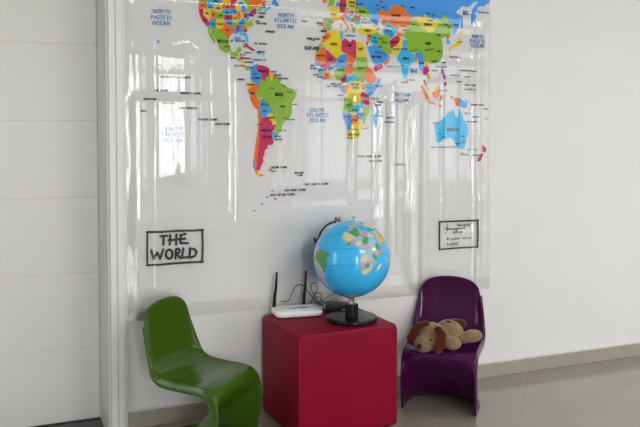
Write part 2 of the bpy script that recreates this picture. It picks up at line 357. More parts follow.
('SA','B','shetland',[(1.1497,0.9545),(1.1559,0.9555),(1.1572,0.9614),(1.1485,0.9605)]),
('SA','B','islets',[(1.2388,1.0456),(1.2451,1.0466),(1.2464,1.0526),(1.2375,1.0492)]),
('EU','G','britain',[(1.538,1.9566),(1.5274,1.9444),(1.5507,1.9458),(1.5642,1.9543),(1.5634,1.9987),(1.5358,1.997)]),
('EU','O','ireland',[(1.5063,1.9578),(1.5219,1.9614),(1.5232,1.9884),(1.5,1.987)]),
('EU','B','low_countries',[(1.5749,1.9464),(1.5911,1.9481),(1.5898,1.9694),(1.577,1.9609)]),
('EU','P','germany',[(1.5919,1.954),(1.5941,1.9165),(1.622,1.9169),(1.6232,1.9383),(1.6301,1.9485),(1.6275,1.9872),(1.5996,1.9855)]),
('EU','Y','poland',[(1.6405,1.9491),(1.663,1.9328),(1.6803,1.9397),(1.6785,1.9873),(1.649,1.9855),(1.6352,1.976)]),
('EU','B','belarus',[(1.6816,1.9507),(1.71,1.9531),(1.7099,1.9904),(1.6815,1.9887)]),
('EU','G','ukraine',[(1.6762,1.9171),(1.7015,1.9205),(1.7067,1.9098),(1.7278,1.8983),(1.7331,1.8868),(1.7375,1.9016),(1.7595,1.9059),(1.7639,1.922),(1.7396,1.9372),(1.7329,1.9545),(1.7067,1.9471),(1.6805,1.9514)]),
('EU','Y','france',[(1.5528,1.9092),(1.5507,1.8773),(1.5762,1.8748),(1.5933,1.8861),(1.589,1.9111),(1.5954,1.9282),(1.5719,1.947),(1.5591,1.9385),(1.5359,1.9275)]),
('EU','G','czech',[(1.6233,1.9337),(1.6405,1.9288),(1.6457,1.9357),(1.6232,1.9422)]),
('EU','O','austria',[(1.6147,1.9021),(1.6405,1.9101),(1.6405,1.9257),(1.6125,1.9097)]),
('EU','B','hungary',[(1.6492,1.8981),(1.6665,1.9068),(1.6686,1.9175),(1.6448,1.9103)]),
('EU','P','slovakia',[(1.6492,1.9176),(1.6686,1.9194),(1.6708,1.9274),(1.6491,1.9262)]),
('EU','O','romania',[(1.6719,1.8875),(1.6893,1.8806),(1.7068,1.8882),(1.7024,1.9127),(1.6849,1.9164),(1.6675,1.9076)]),
('EU','P','moldova',[(1.7046,1.901),(1.712,1.9101),(1.701,1.9146)]),
('EU','C','bulgaria',[(1.6807,1.8606),(1.7046,1.8665),(1.7046,1.8782),(1.6763,1.8768)]),
('EU','G','serbia',[(1.6535,1.8748),(1.6752,1.8728),(1.6687,1.896),(1.6578,1.8915)]),
('EU','O','italy',[(1.5954,1.8874),(1.6083,1.885),(1.619,1.8661),(1.6363,1.8494),(1.6342,1.8395),(1.6406,1.8359),(1.6449,1.8517),(1.6298,1.8666),(1.6169,1.8854),(1.6233,1.8916),(1.6168,1.9061),(1.5933,1.8958)]),
('EU','O','sicily',[(1.6299,1.8229),(1.6363,1.833),(1.6191,1.8302)]),
('EU','O','sardinia',[(1.5976,1.8436),(1.607,1.844),(1.607,1.8608),(1.5976,1.8603)]),
('EU','B','croatia',[(1.6362,1.8864),(1.6514,1.8853),(1.6405,1.9015),(1.6233,1.8955)]),
('EU','G','spain',[(1.5064,1.8712),(1.5198,1.8649),(1.5211,1.8256),(1.538,1.8245),(1.5528,1.8395),(1.5507,1.8541),(1.5643,1.871),(1.538,1.8832),(1.5064,1.8835)]),
('EU','O','portugal',[(1.5076,1.8308),(1.5169,1.832),(1.5186,1.866),(1.5085,1.8674)]),
('EU','G','greece',[(1.6655,1.8246),(1.6742,1.8199),(1.6785,1.8338),(1.6763,1.8564),(1.659,1.8446)]),
('EU','P','albania',[(1.6611,1.8478),(1.6633,1.8636),(1.6524,1.8591)]),
('EU','Y','scandinavia',[(1.5889,1.9887),(1.6361,1.9956),(1.6403,2.0387),(1.5761,2.0343)]),
('AS','B','russia',[(1.676,2.0059),(1.6848,1.983),(1.69,1.9645),(1.7198,1.9506),(1.7351,1.9562),(1.7426,1.9385),(1.7665,1.9229),(1.756,1.8986),(1.7693,1.8824),(1.7951,1.8599),(1.8031,1.8643),(1.8017,1.8872),(1.8186,1.9008),(1.8083,1.9113),(1.8016,1.926),(1.8252,1.9456),(1.8575,1.9355),(1.871,1.9363),(1.8745,1.9636),(1.9162,1.9728),(1.9191,1.9757),(1.9369,1.9645),(1.9552,1.9608),(1.9721,1.931),(2.0059,1.9157),(2.0359,1.9254),(2.0524,1.9192),(2.0662,1.9223),(2.0744,1.9376),(2.0866,1.9234),(2.1189,1.9107),(2.1524,1.9149),(2.1686,1.8988),(2.1746,1.933),(2.1897,1.9435),(2.2085,1.9338),(2.2143,1.9065),(2.2275,1.8862),(2.2457,1.8896),(2.2459,1.8716),(2.2341,1.8418),(2.2558,1.8477),(2.284,1.8978),(2.2838,1.9223),(2.2924,1.9349),(2.275,1.9462),(2.255,1.95),(2.2948,1.9912),(2.3294,1.9859),(2.3468,1.9943),(2.3612,2.0099),(2.3873,2.0213),(2.3949,2.0257),(2.3933,2.0118),(2.3586,1.9729),(2.353,1.9505),(2.3534,1.9038),(2.3476,1.8951),(2.3679,1.9119),(2.3852,1.9374),(2.385,1.9522),(2.3905,1.9895),(2.4198,1.9986),(2.4317,1.9919),(2.4463,2.0076),(2.4669,2.0163),(2.4666,2.0509),(2.3607,2.0688),(2.1328,2.0586)]),
('AS','B','sakhalin',[(2.2891,1.9128),(2.2917,1.8738),(2.2986,1.8741),(2.303,1.9037),(2.2946,1.9414)]),
('AS','Y','mongolia',[(2.0262,1.9016),(2.0373,1.8768),(2.0593,1.8636),(2.0971,1.8418),(2.1193,1.8472),(2.1359,1.8711),(2.1638,1.8932),(2.1524,1.912),(2.1189,1.9078),(2.0855,1.9205),(2.0744,1.9342),(2.0662,1.9194),(2.0524,1.9163),(2.0359,1.9226),(2.0124,1.9128)]),
('AS','O','kazakhstan',[(1.8092,1.9122),(1.8208,1.9009),(1.8352,1.8949),(1.8285,1.8846),(1.8241,1.8724),(1.8375,1.8592),(1.8452,1.8596),(1.8442,1.8854),(1.8528,1.8841),(1.8725,1.8875),(1.8778,1.8736),(1.9008,1.8606),(1.917,1.8482),(1.9249,1.8618),(1.9438,1.8627),(1.9708,1.8593),(1.9843,1.8742),(1.987,1.891),(2.0059,1.91),(1.9922,1.925),(1.9694,1.9285),(1.9531,1.9579),(1.9353,1.9616),(1.9191,1.9729),(1.9162,1.9704),(1.8772,1.9621),(1.8724,1.9339),(1.8575,1.9331),(1.8261,1.9433),(1.8025,1.9245)]),
('AS','C','uzbekistan',[(1.8476,1.8618),(1.8795,1.8502),(1.901,1.8267),(1.9159,1.8415),(1.9008,1.8564),(1.8741,1.8692),(1.8608,1.8883),(1.8502,1.8807)]),
('AS','B','turkmenistan',[(1.8372,1.8238),(1.8637,1.8203),(1.8797,1.8021),(1.8983,1.8218),(1.8822,1.8399),(1.8556,1.8542),(1.8318,1.847)]),
('AS','Y','kyrgyzstan',[(1.9304,1.8389),(1.9563,1.841),(1.9698,1.855),(1.925,1.8552)]),
('AS','O','tajikistan',[(1.9171,1.8146),(1.9494,1.817),(1.9439,1.8253),(1.9143,1.8344)]),
('AS','Y','turkey',[(1.6969,1.8254),(1.7172,1.815),(1.7421,1.8202),(1.7671,1.8205),(1.7867,1.823),(1.7853,1.8519),(1.7579,1.8473),(1.7216,1.8557),(1.6946,1.8483)]),
('AS','Y','georgia_state',[(1.7729,1.8572),(1.7907,1.8521),(1.7951,1.8583),(1.7684,1.8697)]),
('AS','O','azerbaijan',[(1.7974,1.8406),(1.813,1.8401),(1.8129,1.8532),(1.7929,1.8503)]),
('AS','G','iran',[(1.7908,1.8183),(1.802,1.7799),(1.8131,1.7591),(1.8292,1.7441),(1.8501,1.7264),(1.871,1.7231),(1.8826,1.7379),(1.8746,1.7582),(1.8731,1.7829),(1.8707,1.8067),(1.8498,1.8242),(1.8267,1.8129),(1.8129,1.8213),(1.7922,1.8326)]),
('AS','C','iraq',[(1.7603,1.7876),(1.7681,1.7745),(1.8016,1.7574),(1.8029,1.78),(1.789,1.8194),(1.7717,1.8166)]),
('AS','O','syria',[(1.7444,1.789),(1.7581,1.7871),(1.7694,1.8177),(1.7421,1.8153)]),
('AS','P','jordan',[(1.739,1.7603),(1.7445,1.7654),(1.7558,1.7833),(1.7408,1.7807)]),
('AS','B','saudi',[(1.7675,1.6977),(1.7886,1.6626),(1.8324,1.6764),(1.8694,1.7122),(1.8198,1.7464),(1.7795,1.7651),(1.7448,1.7513)]),
('AS','P','yemen',[(1.7886,1.6329),(1.8325,1.6545),(1.8271,1.6731),(1.7798,1.6576)]),
('AS','O','oman',[(1.8377,1.6625),(1.8607,1.6789),(1.8747,1.7108),(1.8377,1.6766)]),
('AS','P','afghanistan',[(1.8709,1.7837),(1.8777,1.7516),(1.901,1.7655),(1.9244,1.7889),(1.9276,1.8085),(1.9108,1.8179),(1.8775,1.7958)]),
('AS','Y','pakistan',[(1.9044,1.7615),(1.8844,1.7477),(1.8811,1.7222),(1.9166,1.7116),(1.9166,1.7323),(1.9433,1.7671),(1.9412,1.7866),(1.9533,1.796),(1.931,1.8087),(1.9277,1.7908)]),
('AS','C','india',[(1.9461,1.7572),(1.9246,1.7315),(1.9113,1.6996),(1.9282,1.6853),(1.9419,1.6382),(1.9556,1.5981),(1.9691,1.6092),(1.9757,1.6511),(1.996,1.6815),(2.015,1.6881),(2.0128,1.7257),(1.9773,1.7453),(1.965,1.7638),(1.9702,1.7955),(1.9547,1.7979),(1.9446,1.7856)]),
('AS','Y','nepal',[(1.98,1.7424),(2.0094,1.728),(2.0093,1.7357),(1.9766,1.7524)]),
('AS','O','bangladesh',[(2.0143,1.6971),(2.0233,1.6884),(2.0321,1.7066),(2.0169,1.7181)]),
('AS','O','sri_lanka',[(1.9658,1.5823),(1.976,1.5825),(1.9759,1.5974),(1.9658,1.5972)]),
('AS','B','burma',[(2.0369,1.7068),(2.0385,1.6649),(2.0545,1.6413),(2.0703,1.6538),(2.0666,1.6958),(2.0629,1.7317),(2.047,1.7419),(2.0128,1.7299)]),
('AS','G','china',[(1.9881,1.8877),(1.9773,1.8563),(1.9601,1.8379),(1.9504,1.8204),(1.9491,1.8225),(1.9526,1.8126),(1.9716,1.7986),(1.9704,1.77),(1.9799,1.7525),(2.0127,1.7358),(2.0484,1.7443),(2.0691,1.7319),(2.0728,1.6899),(2.0922,1.6966),(2.1096,1.6851),(2.1376,1.686),(2.1656,1.702),(2.1795,1.7298),(2.1791,1.7843),(2.1683,1.8202),(2.1681,1.8146),(2.1962,1.8255),(2.2233,1.8374),(2.2317,1.866),(2.2457,1.8871),(2.227,1.8862),(2.2143,1.905),(2.2068,1.9318),(2.1926,1.9397),(2.1768,1.9321),(2.1709,1.896),(2.1638,1.8923),(2.1398,1.8703),(2.1204,1.8453),(2.0971,1.8399),(2.0583,1.8616),(2.0362,1.8749),(2.0251,1.9005),(2.0098,1.9045)]),
('AS','O','north_korea',[(2.2077,1.808),(2.2217,1.8266),(2.2188,1.8353),(2.2019,1.8258)]),
('AS','C','south_korea',[(2.2067,1.7874),(2.2218,1.788),(2.2186,1.8087),(2.2035,1.808)]),
('AS','Y','japan',[(2.2852,1.8453),(2.2996,1.8399),(2.3067,1.8524),(2.2887,1.8577)]),
('AS','Y','japan',[(2.2747,1.8021),(2.2533,1.792),(2.225,1.7696),(2.2208,1.7542),(2.2251,1.7482),(2.2321,1.7698),(2.2606,1.774),(2.2856,1.7842),(2.2891,1.8088),(2.2781,1.8267)]),
('AS','Y','laos',[(2.0853,1.6718),(2.1044,1.6737),(2.1005,1.6889),(2.0738,1.6893)]),
('AS','P','thailand',[(2.0643,1.6263),(2.0818,1.6234),(2.1007,1.6471),(2.093,1.6688),(2.0663,1.666)]),
('AS','G','cambodia',[(2.101,1.606),(2.1123,1.6295),(2.0856,1.6255)]),
('AS','Y','vietnam',[(2.11,1.6275),(2.0979,1.6059),(2.1048,1.6028),(2.1162,1.6177),(2.1045,1.6459)]),
('AS','P','malay',[(2.0752,1.573),(2.0836,1.5705),(2.0743,1.5968),(2.0644,1.5998)]),
('AS','Y','malaysia',[(2.0899,1.5428),(2.0898,1.554),(2.0783,1.5604)]),
('AS','O','sumatra',[(2.0632,1.5403),(2.0825,1.5008),(2.1001,1.4944),(2.0939,1.5143),(2.0631,1.5634),(2.0479,1.5697)]),
('AS','O','borneo',[(2.1246,1.5101),(2.1516,1.5051),(2.1614,1.5354),(2.1589,1.56),(2.1398,1.5403),(2.1167,1.5346)]),
('AS','Y','sabah',[(2.1397,1.543),(2.1628,1.5621),(2.1588,1.574),(2.1282,1.5481)]),
('AS','O','java',[(2.1017,1.4785),(2.1402,1.4696),(2.1363,1.4782),(2.0979,1.4878)]),
('AS','O','bali',[(2.1712,1.4592),(2.1751,1.466),(2.1479,1.4724)]),
('AS','O','sulawesi',[(2.1671,1.492),(2.1787,1.5022),(2.1824,1.5223),(2.1669,1.5187)]),
('AS','O','moluccas',[(2.2373,1.4997),(2.2411,1.5165),(2.2254,1.5197)]),
('AS','P','luzon',[(2.1739,1.6358),(2.184,1.6327),(2.1815,1.6527),(2.1737,1.6592)]),
('AS','V','visayas',[(2.1857,1.6094),(2.1974,1.6016),(2.1981,1.6164),(2.1856,1.6314),(2.1762,1.6325)]),
('AS','P','mindanao',[(2.1898,1.5747),(2.2,1.5695),(2.203,1.5863),(2.1897,1.5894)]),
('AS','B','taiwan',[(2.1789,1.6947),(2.1812,1.7061),(2.1734,1.7025)]),
('OC','O','papua',[(2.257,1.4898),(2.2651,1.4629),(2.2793,1.4664),(2.279,1.5056),(2.2451,1.5065)]),
('OC','B','new_guinea',[(2.2825,1.4665),(2.2968,1.4598),(2.3247,1.4533),(2.3324,1.4806),(2.3084,1.4905),(2.2822,1.5037)]),
('OC','B','new_britain',[(2.3324,1.4874),(2.3363,1.4976),(2.3164,1.494)]),
('OC','C','australia',[(2.1343,1.3594),(2.1414,1.3253),(2.1446,1.2827),(2.1565,1.2724),(2.186,1.291),(2.2257,1.2994),(2.2458,1.2907),(2.261,1.2691),(2.2712,1.2517),(2.2915,1.2386),(2.3168,1.2426),(2.3216,1.2686),(2.3385,1.3162),(2.3382,1.3595),(2.3104,1.3984),(2.295,1.4328),(2.2877,1.4543),(2.2799,1.4327),(2.2801,1.4025),(2.2549,1.4153),(2.2548,1.4325),(2.2396,1.4452),(2.2148,1.4322),(2.205,1.415),(2.1755,1.3893),(2.1362,1.3721)]),
('OC','G','tasmania',[(2.2948,1.2039),(2.307,1.202),(2.3149,1.2193),(2.2916,1.2195)]),
('OC','P','new_zealand',[(2.4266,1.2267),(2.4454,1.2195),(2.4556,1.2369),(2.4294,1.2634)]),
('OC','P','new_zealand',[(2.4093,1.198),(2.3992,1.1763),(2.4147,1.1717),(2.4372,1.2108),(2.4247,1.2153)]),
('OC','B','fiji',[(2.4531,1.3903),(2.4572,1.399),(2.4468,1.4034)]),
('AF','O','morocco',[(1.5123,1.7998),(1.5037,1.7835),(1.4928,1.7592),(1.5102,1.7707),(1.5441,1.7932),(1.5441,1.8143),(1.5232,1.8142)]),
('AF','G','sahara',[(1.4756,1.7367),(1.4648,1.7106),(1.4864,1.7141),(1.4928,1.7421),(1.508,1.7507),(1.5058,1.7578),(1.4864,1.757)]),
('AF','Y','algeria',[(1.5458,1.7925),(1.5128,1.7692),(1.511,1.76),(1.5757,1.6893),(1.6123,1.7239),(1.6012,1.7355),(1.6034,1.7757),(1.5967,1.8035),(1.5967,1.8256),(1.5624,1.824),(1.5458,1.8152)]),
('AF','C','tunisia',[(1.5989,1.7996),(1.6047,1.7798),(1.6109,1.7921),(1.6108,1.8262),(1.5985,1.8236)]),
('AF','P','libya',[(1.603,1.7356),(1.6141,1.7239),(1.622,1.7214),(1.6367,1.7167),(1.6823,1.6941),(1.6822,1.7782),(1.6678,1.7865),(1.662,1.7863),(1.6531,1.7718),(1.6219,1.7906),(1.6065,1.7771)]),
('AF','Y','egypt',[(1.6859,1.7063),(1.7401,1.7082),(1.7332,1.7446),(1.7354,1.7508),(1.7195,1.7745),(1.6858,1.7772)]),
('AF','O','mauritania',[(1.4885,1.7146),(1.467,1.7047),(1.4674,1.6845),(1.4695,1.6734),(1.4868,1.6653),(1.5215,1.6671),(1.5188,1.7324),(1.5145,1.7454),(1.4928,1.7394)]),
('AF','P','mali',[(1.5237,1.6656),(1.492,1.6626),(1.4911,1.6503),(1.5084,1.642),(1.5097,1.6301),(1.5193,1.6284),(1.5267,1.6406),(1.5455,1.6591),(1.574,1.668),(1.5739,1.6872),(1.5748,1.6877),(1.521,1.7337)]),
('AF','B','niger',[(1.5753,1.66),(1.5806,1.6481),(1.6115,1.645),(1.6248,1.6494),(1.6336,1.686),(1.6291,1.7148),(1.6026,1.7091),(1.5761,1.6873)]),
('AF','O','chad',[(1.635,1.686),(1.6261,1.6495),(1.6315,1.608),(1.6641,1.6162),(1.6685,1.6305),(1.6707,1.6589),(1.6783,1.6915),(1.6492,1.7107),(1.6314,1.7133)]),
('AF','G','sudan',[(1.6847,1.6672),(1.6711,1.6467),(1.6746,1.5973),(1.7021,1.567),(1.7279,1.58),(1.7365,1.6221),(1.7503,1.6536),(1.7398,1.703),(1.6864,1.7012)]),
('AF','B','senegal',[(1.4652,1.6547),(1.4881,1.6534),(1.4881,1.6633),(1.476,1.6748),(1.4588,1.6683)]),
('AF','C','guinea',[(1.4846,1.6254),(1.5063,1.6061),(1.5098,1.6261),(1.5019,1.6418),(1.476,1.6351)]),
('AF','G','sierra',[(1.4846,1.6115),(1.4933,1.6097),(1.4933,1.6257),(1.4825,1.6234)]),
('AF','B','liberia',[(1.4933,1.599),(1.5106,1.5854),(1.5128,1.5955),(1.4933,1.6089)]),
('AF','O','ivory',[(1.5137,1.5883),(1.5368,1.5909),(1.5359,1.6248),(1.5115,1.6262)]),
('AF','C','burkina',[(1.5389,1.6297),(1.5643,1.6416),(1.5586,1.6547),(1.5389,1.6501),(1.5267,1.6306)]),
('AF','Y','ghana',[(1.5385,1.5909),(1.5543,1.5953),(1.552,1.6285),(1.5385,1.6281)]),
('AF','O','togo',[(1.5696,1.6117),(1.5709,1.6358),(1.5599,1.6335)]),
('AF','B','benin',[(1.5674,1.6425),(1.5784,1.6489),(1.5762,1.6592),(1.5595,1.6587)]),
('AF','G','nigeria',[(1.5727,1.6359),(1.5705,1.5997),(1.5895,1.5821),(1.604,1.5965),(1.6195,1.617),(1.6261,1.6466),(1.6026,1.6439),(1.5793,1.6453)]),
('AF','P','cameroon',[(1.6204,1.609),(1.5992,1.5883),(1.6049,1.5703),(1.6293,1.5749),(1.6293,1.6306)]),
('AF','C','central',[(1.6311,1.5749),(1.6427,1.5732),(1.6516,1.5855),(1.674,1.584),(1.6965,1.5906),(1.6717,1.6237),(1.6605,1.6092),(1.6324,1.6024)]),
('AF','Y','congo_basin',[(1.6371,1.5346),(1.6289,1.5044),(1.6621,1.4974),(1.6705,1.4688),(1.6939,1.4653),(1.7047,1.4866),(1.7047,1.5131),(1.7088,1.5359),(1.7147,1.5587),(1.7062,1.5797),(1.6769,1.5828),(1.6495,1.5709)]),
('AF','O','congo',[(1.6206,1.5193),(1.6338,1.5308),(1.6462,1.5633),(1.623,1.5591)]),
('AF','B','gabon',[(1.6008,1.534),(1.6173,1.523),(1.6189,1.559),(1.5983,1.5511)]),
('AF','G','angola',[(1.619,1.4667),(1.6125,1.4291),(1.6655,1.4272),(1.6671,1.4597),(1.6588,1.4936),(1.6297,1.4932),(1.619,1.5065)]),
('AF','P','tanzania',[(1.7072,1.5117),(1.7089,1.4943),(1.7359,1.4643),(1.7579,1.4645),(1.7527,1.5124),(1.7189,1.5308)]),
('AF','C','kenya',[(1.7358,1.5326),(1.7544,1.5154),(1.7654,1.5255),(1.7738,1.5736),(1.7357,1.569)]),
('AF','O','uganda',[(1.7164,1.5436),(1.7324,1.5401),(1.7323,1.5689),(1.7121,1.5647)]),
('AF','B','somalia',[(1.7976,1.5753),(1.7523,1.5447),(1.7576,1.5089),(1.7802,1.5264),(1.8064,1.5613),(1.8203,1.6008),(1.8063,1.5974)]),
('AF','O','ethiopia',[(1.7313,1.6065),(1.7401,1.5802),(1.7801,1.5717),(1.7975,1.6003),(1.7677,1.6432),(1.7451,1.6535)]),
('AF','C','zambia',[(1.668,1.4295),(1.6772,1.4258),(1.7023,1.4374),(1.7174,1.4739),(1.7048,1.4639),(1.6897,1.466),(1.6663,1.4582)]),
('AF','C','malawi',[(1.7107,1.4541),(1.7216,1.4466),(1.7216,1.4815),(1.7081,1.4776)]),
('AF','G','mozambique',[(1.725,1.4376),(1.7276,1.4148),(1.7193,1.3692),(1.7294,1.3692),(1.7403,1.4073),(1.7572,1.4264),(1.7596,1.4607),(1.725,1.4588)]),
('AF','B','zimbabwe',[(1.6957,1.3957),(1.7192,1.392),(1.7234,1.4284),(1.694,1.4244)]),
('AF','B','namibia',[(1.6341,1.3426),(1.6524,1.3388),(1.6564,1.4166),(1.6108,1.4253)]),
('AF','O','botswana',[(1.6581,1.3728),(1.669,1.363),(1.694,1.3919),(1.6898,1.4168),(1.6589,1.4113)]),
('AF','Y','south_africa',[(1.6441,1.2973),(1.6691,1.2934),(1.6984,1.3084),(1.7193,1.3464),(1.7193,1.3828),(1.694,1.3782),(1.6623,1.363),(1.6549,1.3403),(1.6357,1.3366)]),
('AF','C','lesotho',[(1.7009,1.3251),(1.7025,1.335),(1.6925,1.3327)]),
('AF','C','madagascar',[(1.7785,1.4075),(1.7769,1.3616),(1.7957,1.3617),(1.8126,1.4307),(1.8083,1.4536)])]
LAT_FIT = [-7.448,141.0593,12.2411,-96.8677,4.6542]
LON_FIT = [-9.192,191.6475,-2.4713,-4.7268,-20.9959,-0.7018]
wm = thing('wall_map', 'large clear vinyl world map with bright countries hung on the white wall', 'map', (1.52, 0, SHZ0))
OFF = Vector((1.52, 0, SHZ0))
def inset(p, d):
    n = len(p); out = []
    for i in range(n):
        a, b, c = Vector(p[i-1]), Vector(p[i]), Vector(p[(i+1) % n])
        e1 = (b-a); e2 = (c-b)
        if e1.length < 1e-6 or e2.length < 1e-6: out.append(b); continue
        n1 = Vector((-e1.y, e1.x)).normalized(); n2 = Vector((-e2.y, e2.x)).normalized()
        s = n1+n2
        s = s/max(s.length_squared/2, .6) if s.length > 1e-4 else n1
        out.append(b + s*d)
    return out
names = dict(NA='print_north_america', SA='print_south_america', EU='print_europe', AS='print_asia', AF='print_africa', OC='print_oceania')
for key, nm in names.items():
    bm = bmesh.new(); lay = 0
    for cont, col, cname, pts in POLYS:
        if cont != key: continue
        q = inset(pts, -.0011)
        lay += 1; y = -.0016 - .00004*lay
        q = [Vector((max(SHX0+.01, min(v.x, SHX1-.012)), min(v.y, SHZ1-.02))) for v in q]
        r_ = delaunay_2d_cdt(q, [], [list(range(len(q)))], 1, 1e-5)
        vs = [bm.verts.new((v.x-OFF.x, y, v.y-OFF.z)) for v in r_[0]]
        for fc in r_[2]:
            f = bm.faces.new([vs[k_] for k_ in fc]); f.material_index = PAL_SHORT.index(col)
    for f in bm.faces:
        f.normal_update()
        if f.normal.y > 0: f.normal_flip()
    obj(nm, bm, ink, wm)

# single-stroke capitals, drawn as ribbons
GL = {'A': [[(0,0),(.3,1),(.6,0)],[(.12,.38),(.48,.38)]], 'B': [[(0,0),(0,1),(.4,.97),(.5,.78),(.38,.55),(0,.53)],[(.38,.55),(.58,.3),(.42,.03),(0,0)]],
'C': [[(.56,.84),(.36,1),(.1,.85),(0,.5),(.1,.15),(.36,0),(.56,.16)]], 'D': [[(0,0),(0,1),(.35,.94),(.56,.6),(.5,.22),(.3,.02),(0,0)]],
'E': [[(.52,1),(0,1),(0,0),(.54,0)],[(0,.53),(.42,.53)]], 'F': [[(.52,1),(0,1),(0,0)],[(0,.53),(.42,.53)]],
'G': [[(.56,.84),(.34,1),(.08,.82),(0,.45),(.14,.08),(.38,0),(.58,.16),(.58,.45),(.34,.45)]], 'H': [[(0,0),(0,1)],[(.56,0),(.56,1)],[(0,.52),(.56,.52)]],
'I': [[(.3,0),(.3,1)],[(.12,1),(.48,1)],[(.12,0),(.48,0)]], 'J': [[(.48,1),(.48,.2),(.3,0),(.08,.08),(0,.26)]], 'K': [[(0,0),(0,1)],[(.54,1),(0,.45)],[(.18,.6),(.58,0)]],
'L': [[(0,1),(0,0),(.54,0)]], 'M': [[(0,0),(.04,1),(.3,.42),(.56,1),(.6,0)]], 'N': [[(0,0),(0,1),(.56,0),(.56,1)]],
'O': [[(.3,1),(.06,.82),(0,.45),(.1,.1),(.3,0),(.52,.12),(.6,.5),(.52,.85),(.3,1)]], 'P': [[(0,0),(0,1),(.42,.95),(.54,.73),(.4,.5),(0,.46)]],
'Q': [[(.3,1),(.06,.82),(0,.45),(.1,.1),(.3,0),(.52,.12),(.6,.5),(.52,.85),(.3,1)],[(.34,.28),(.6,-.05)]], 'R': [[(0,0),(0,1),(.42,.95),(.54,.74),(.4,.52),(0,.48)],[(.26,.5),(.58,0)]],
'S': [[(.54,.86),(.34,1),(.08,.9),(.06,.66),(.3,.52),(.54,.36),(.5,.1),(.26,0),(0,.12)]], 'T': [[(0,1),(.6,1)],[(.3,1),(.3,0)]],
'U': [[(0,1),(.02,.2),(.2,0),(.42,.02),(.56,.22),(.58,1)]], 'V': [[(0,1),(.28,0),(.6,1)]], 'W': [[(0,1),(.14,0),(.3,.65),(.46,0),(.62,1)]],
'X': [[(0,0),(.56,1)],[(0,1),(.56,0)]], 'Y': [[(0,1),(.28,.5),(.56,1)],[(.28,.5),(.28,0)]], 'Z': [[(0,1),(.56,1),(0,0),(.58,0)]],
'0': [[(.3,1),(.08,.8),(.04,.45),(.14,.08),(.32,0),(.5,.14),(.54,.55),(.46,.88),(.3,1)]], '1': [[(.12,.8),(.32,1),(.32,0)]], ' ': []}

def stroke(bm, pts, w, y, mi=0, dots=True):
    h = w/2
    for a, b in zip(pts, pts[1:]):
        a, b = Vector(a), Vector(b); d = b-a
        if d.length < 1e-7: continue
        n = Vector((-d.y, d.x)).normalized()*h
        q = [a-n, b-n, b+n, a+n]
        f = bm.faces.new([bm.verts.new((p.x-OFF.x, y, p.y-OFF.z)) for p in q]); f.material_index = mi
    if dots:
        for p in pts:
            f = bm.faces.new([bm.verts.new((p[0]+h*cos(pi*i/4)-OFF.x, y-.00002, p[1]+h*sin(pi*i/4)-OFF.z)) for i in range(8)]); f.material_index = mi

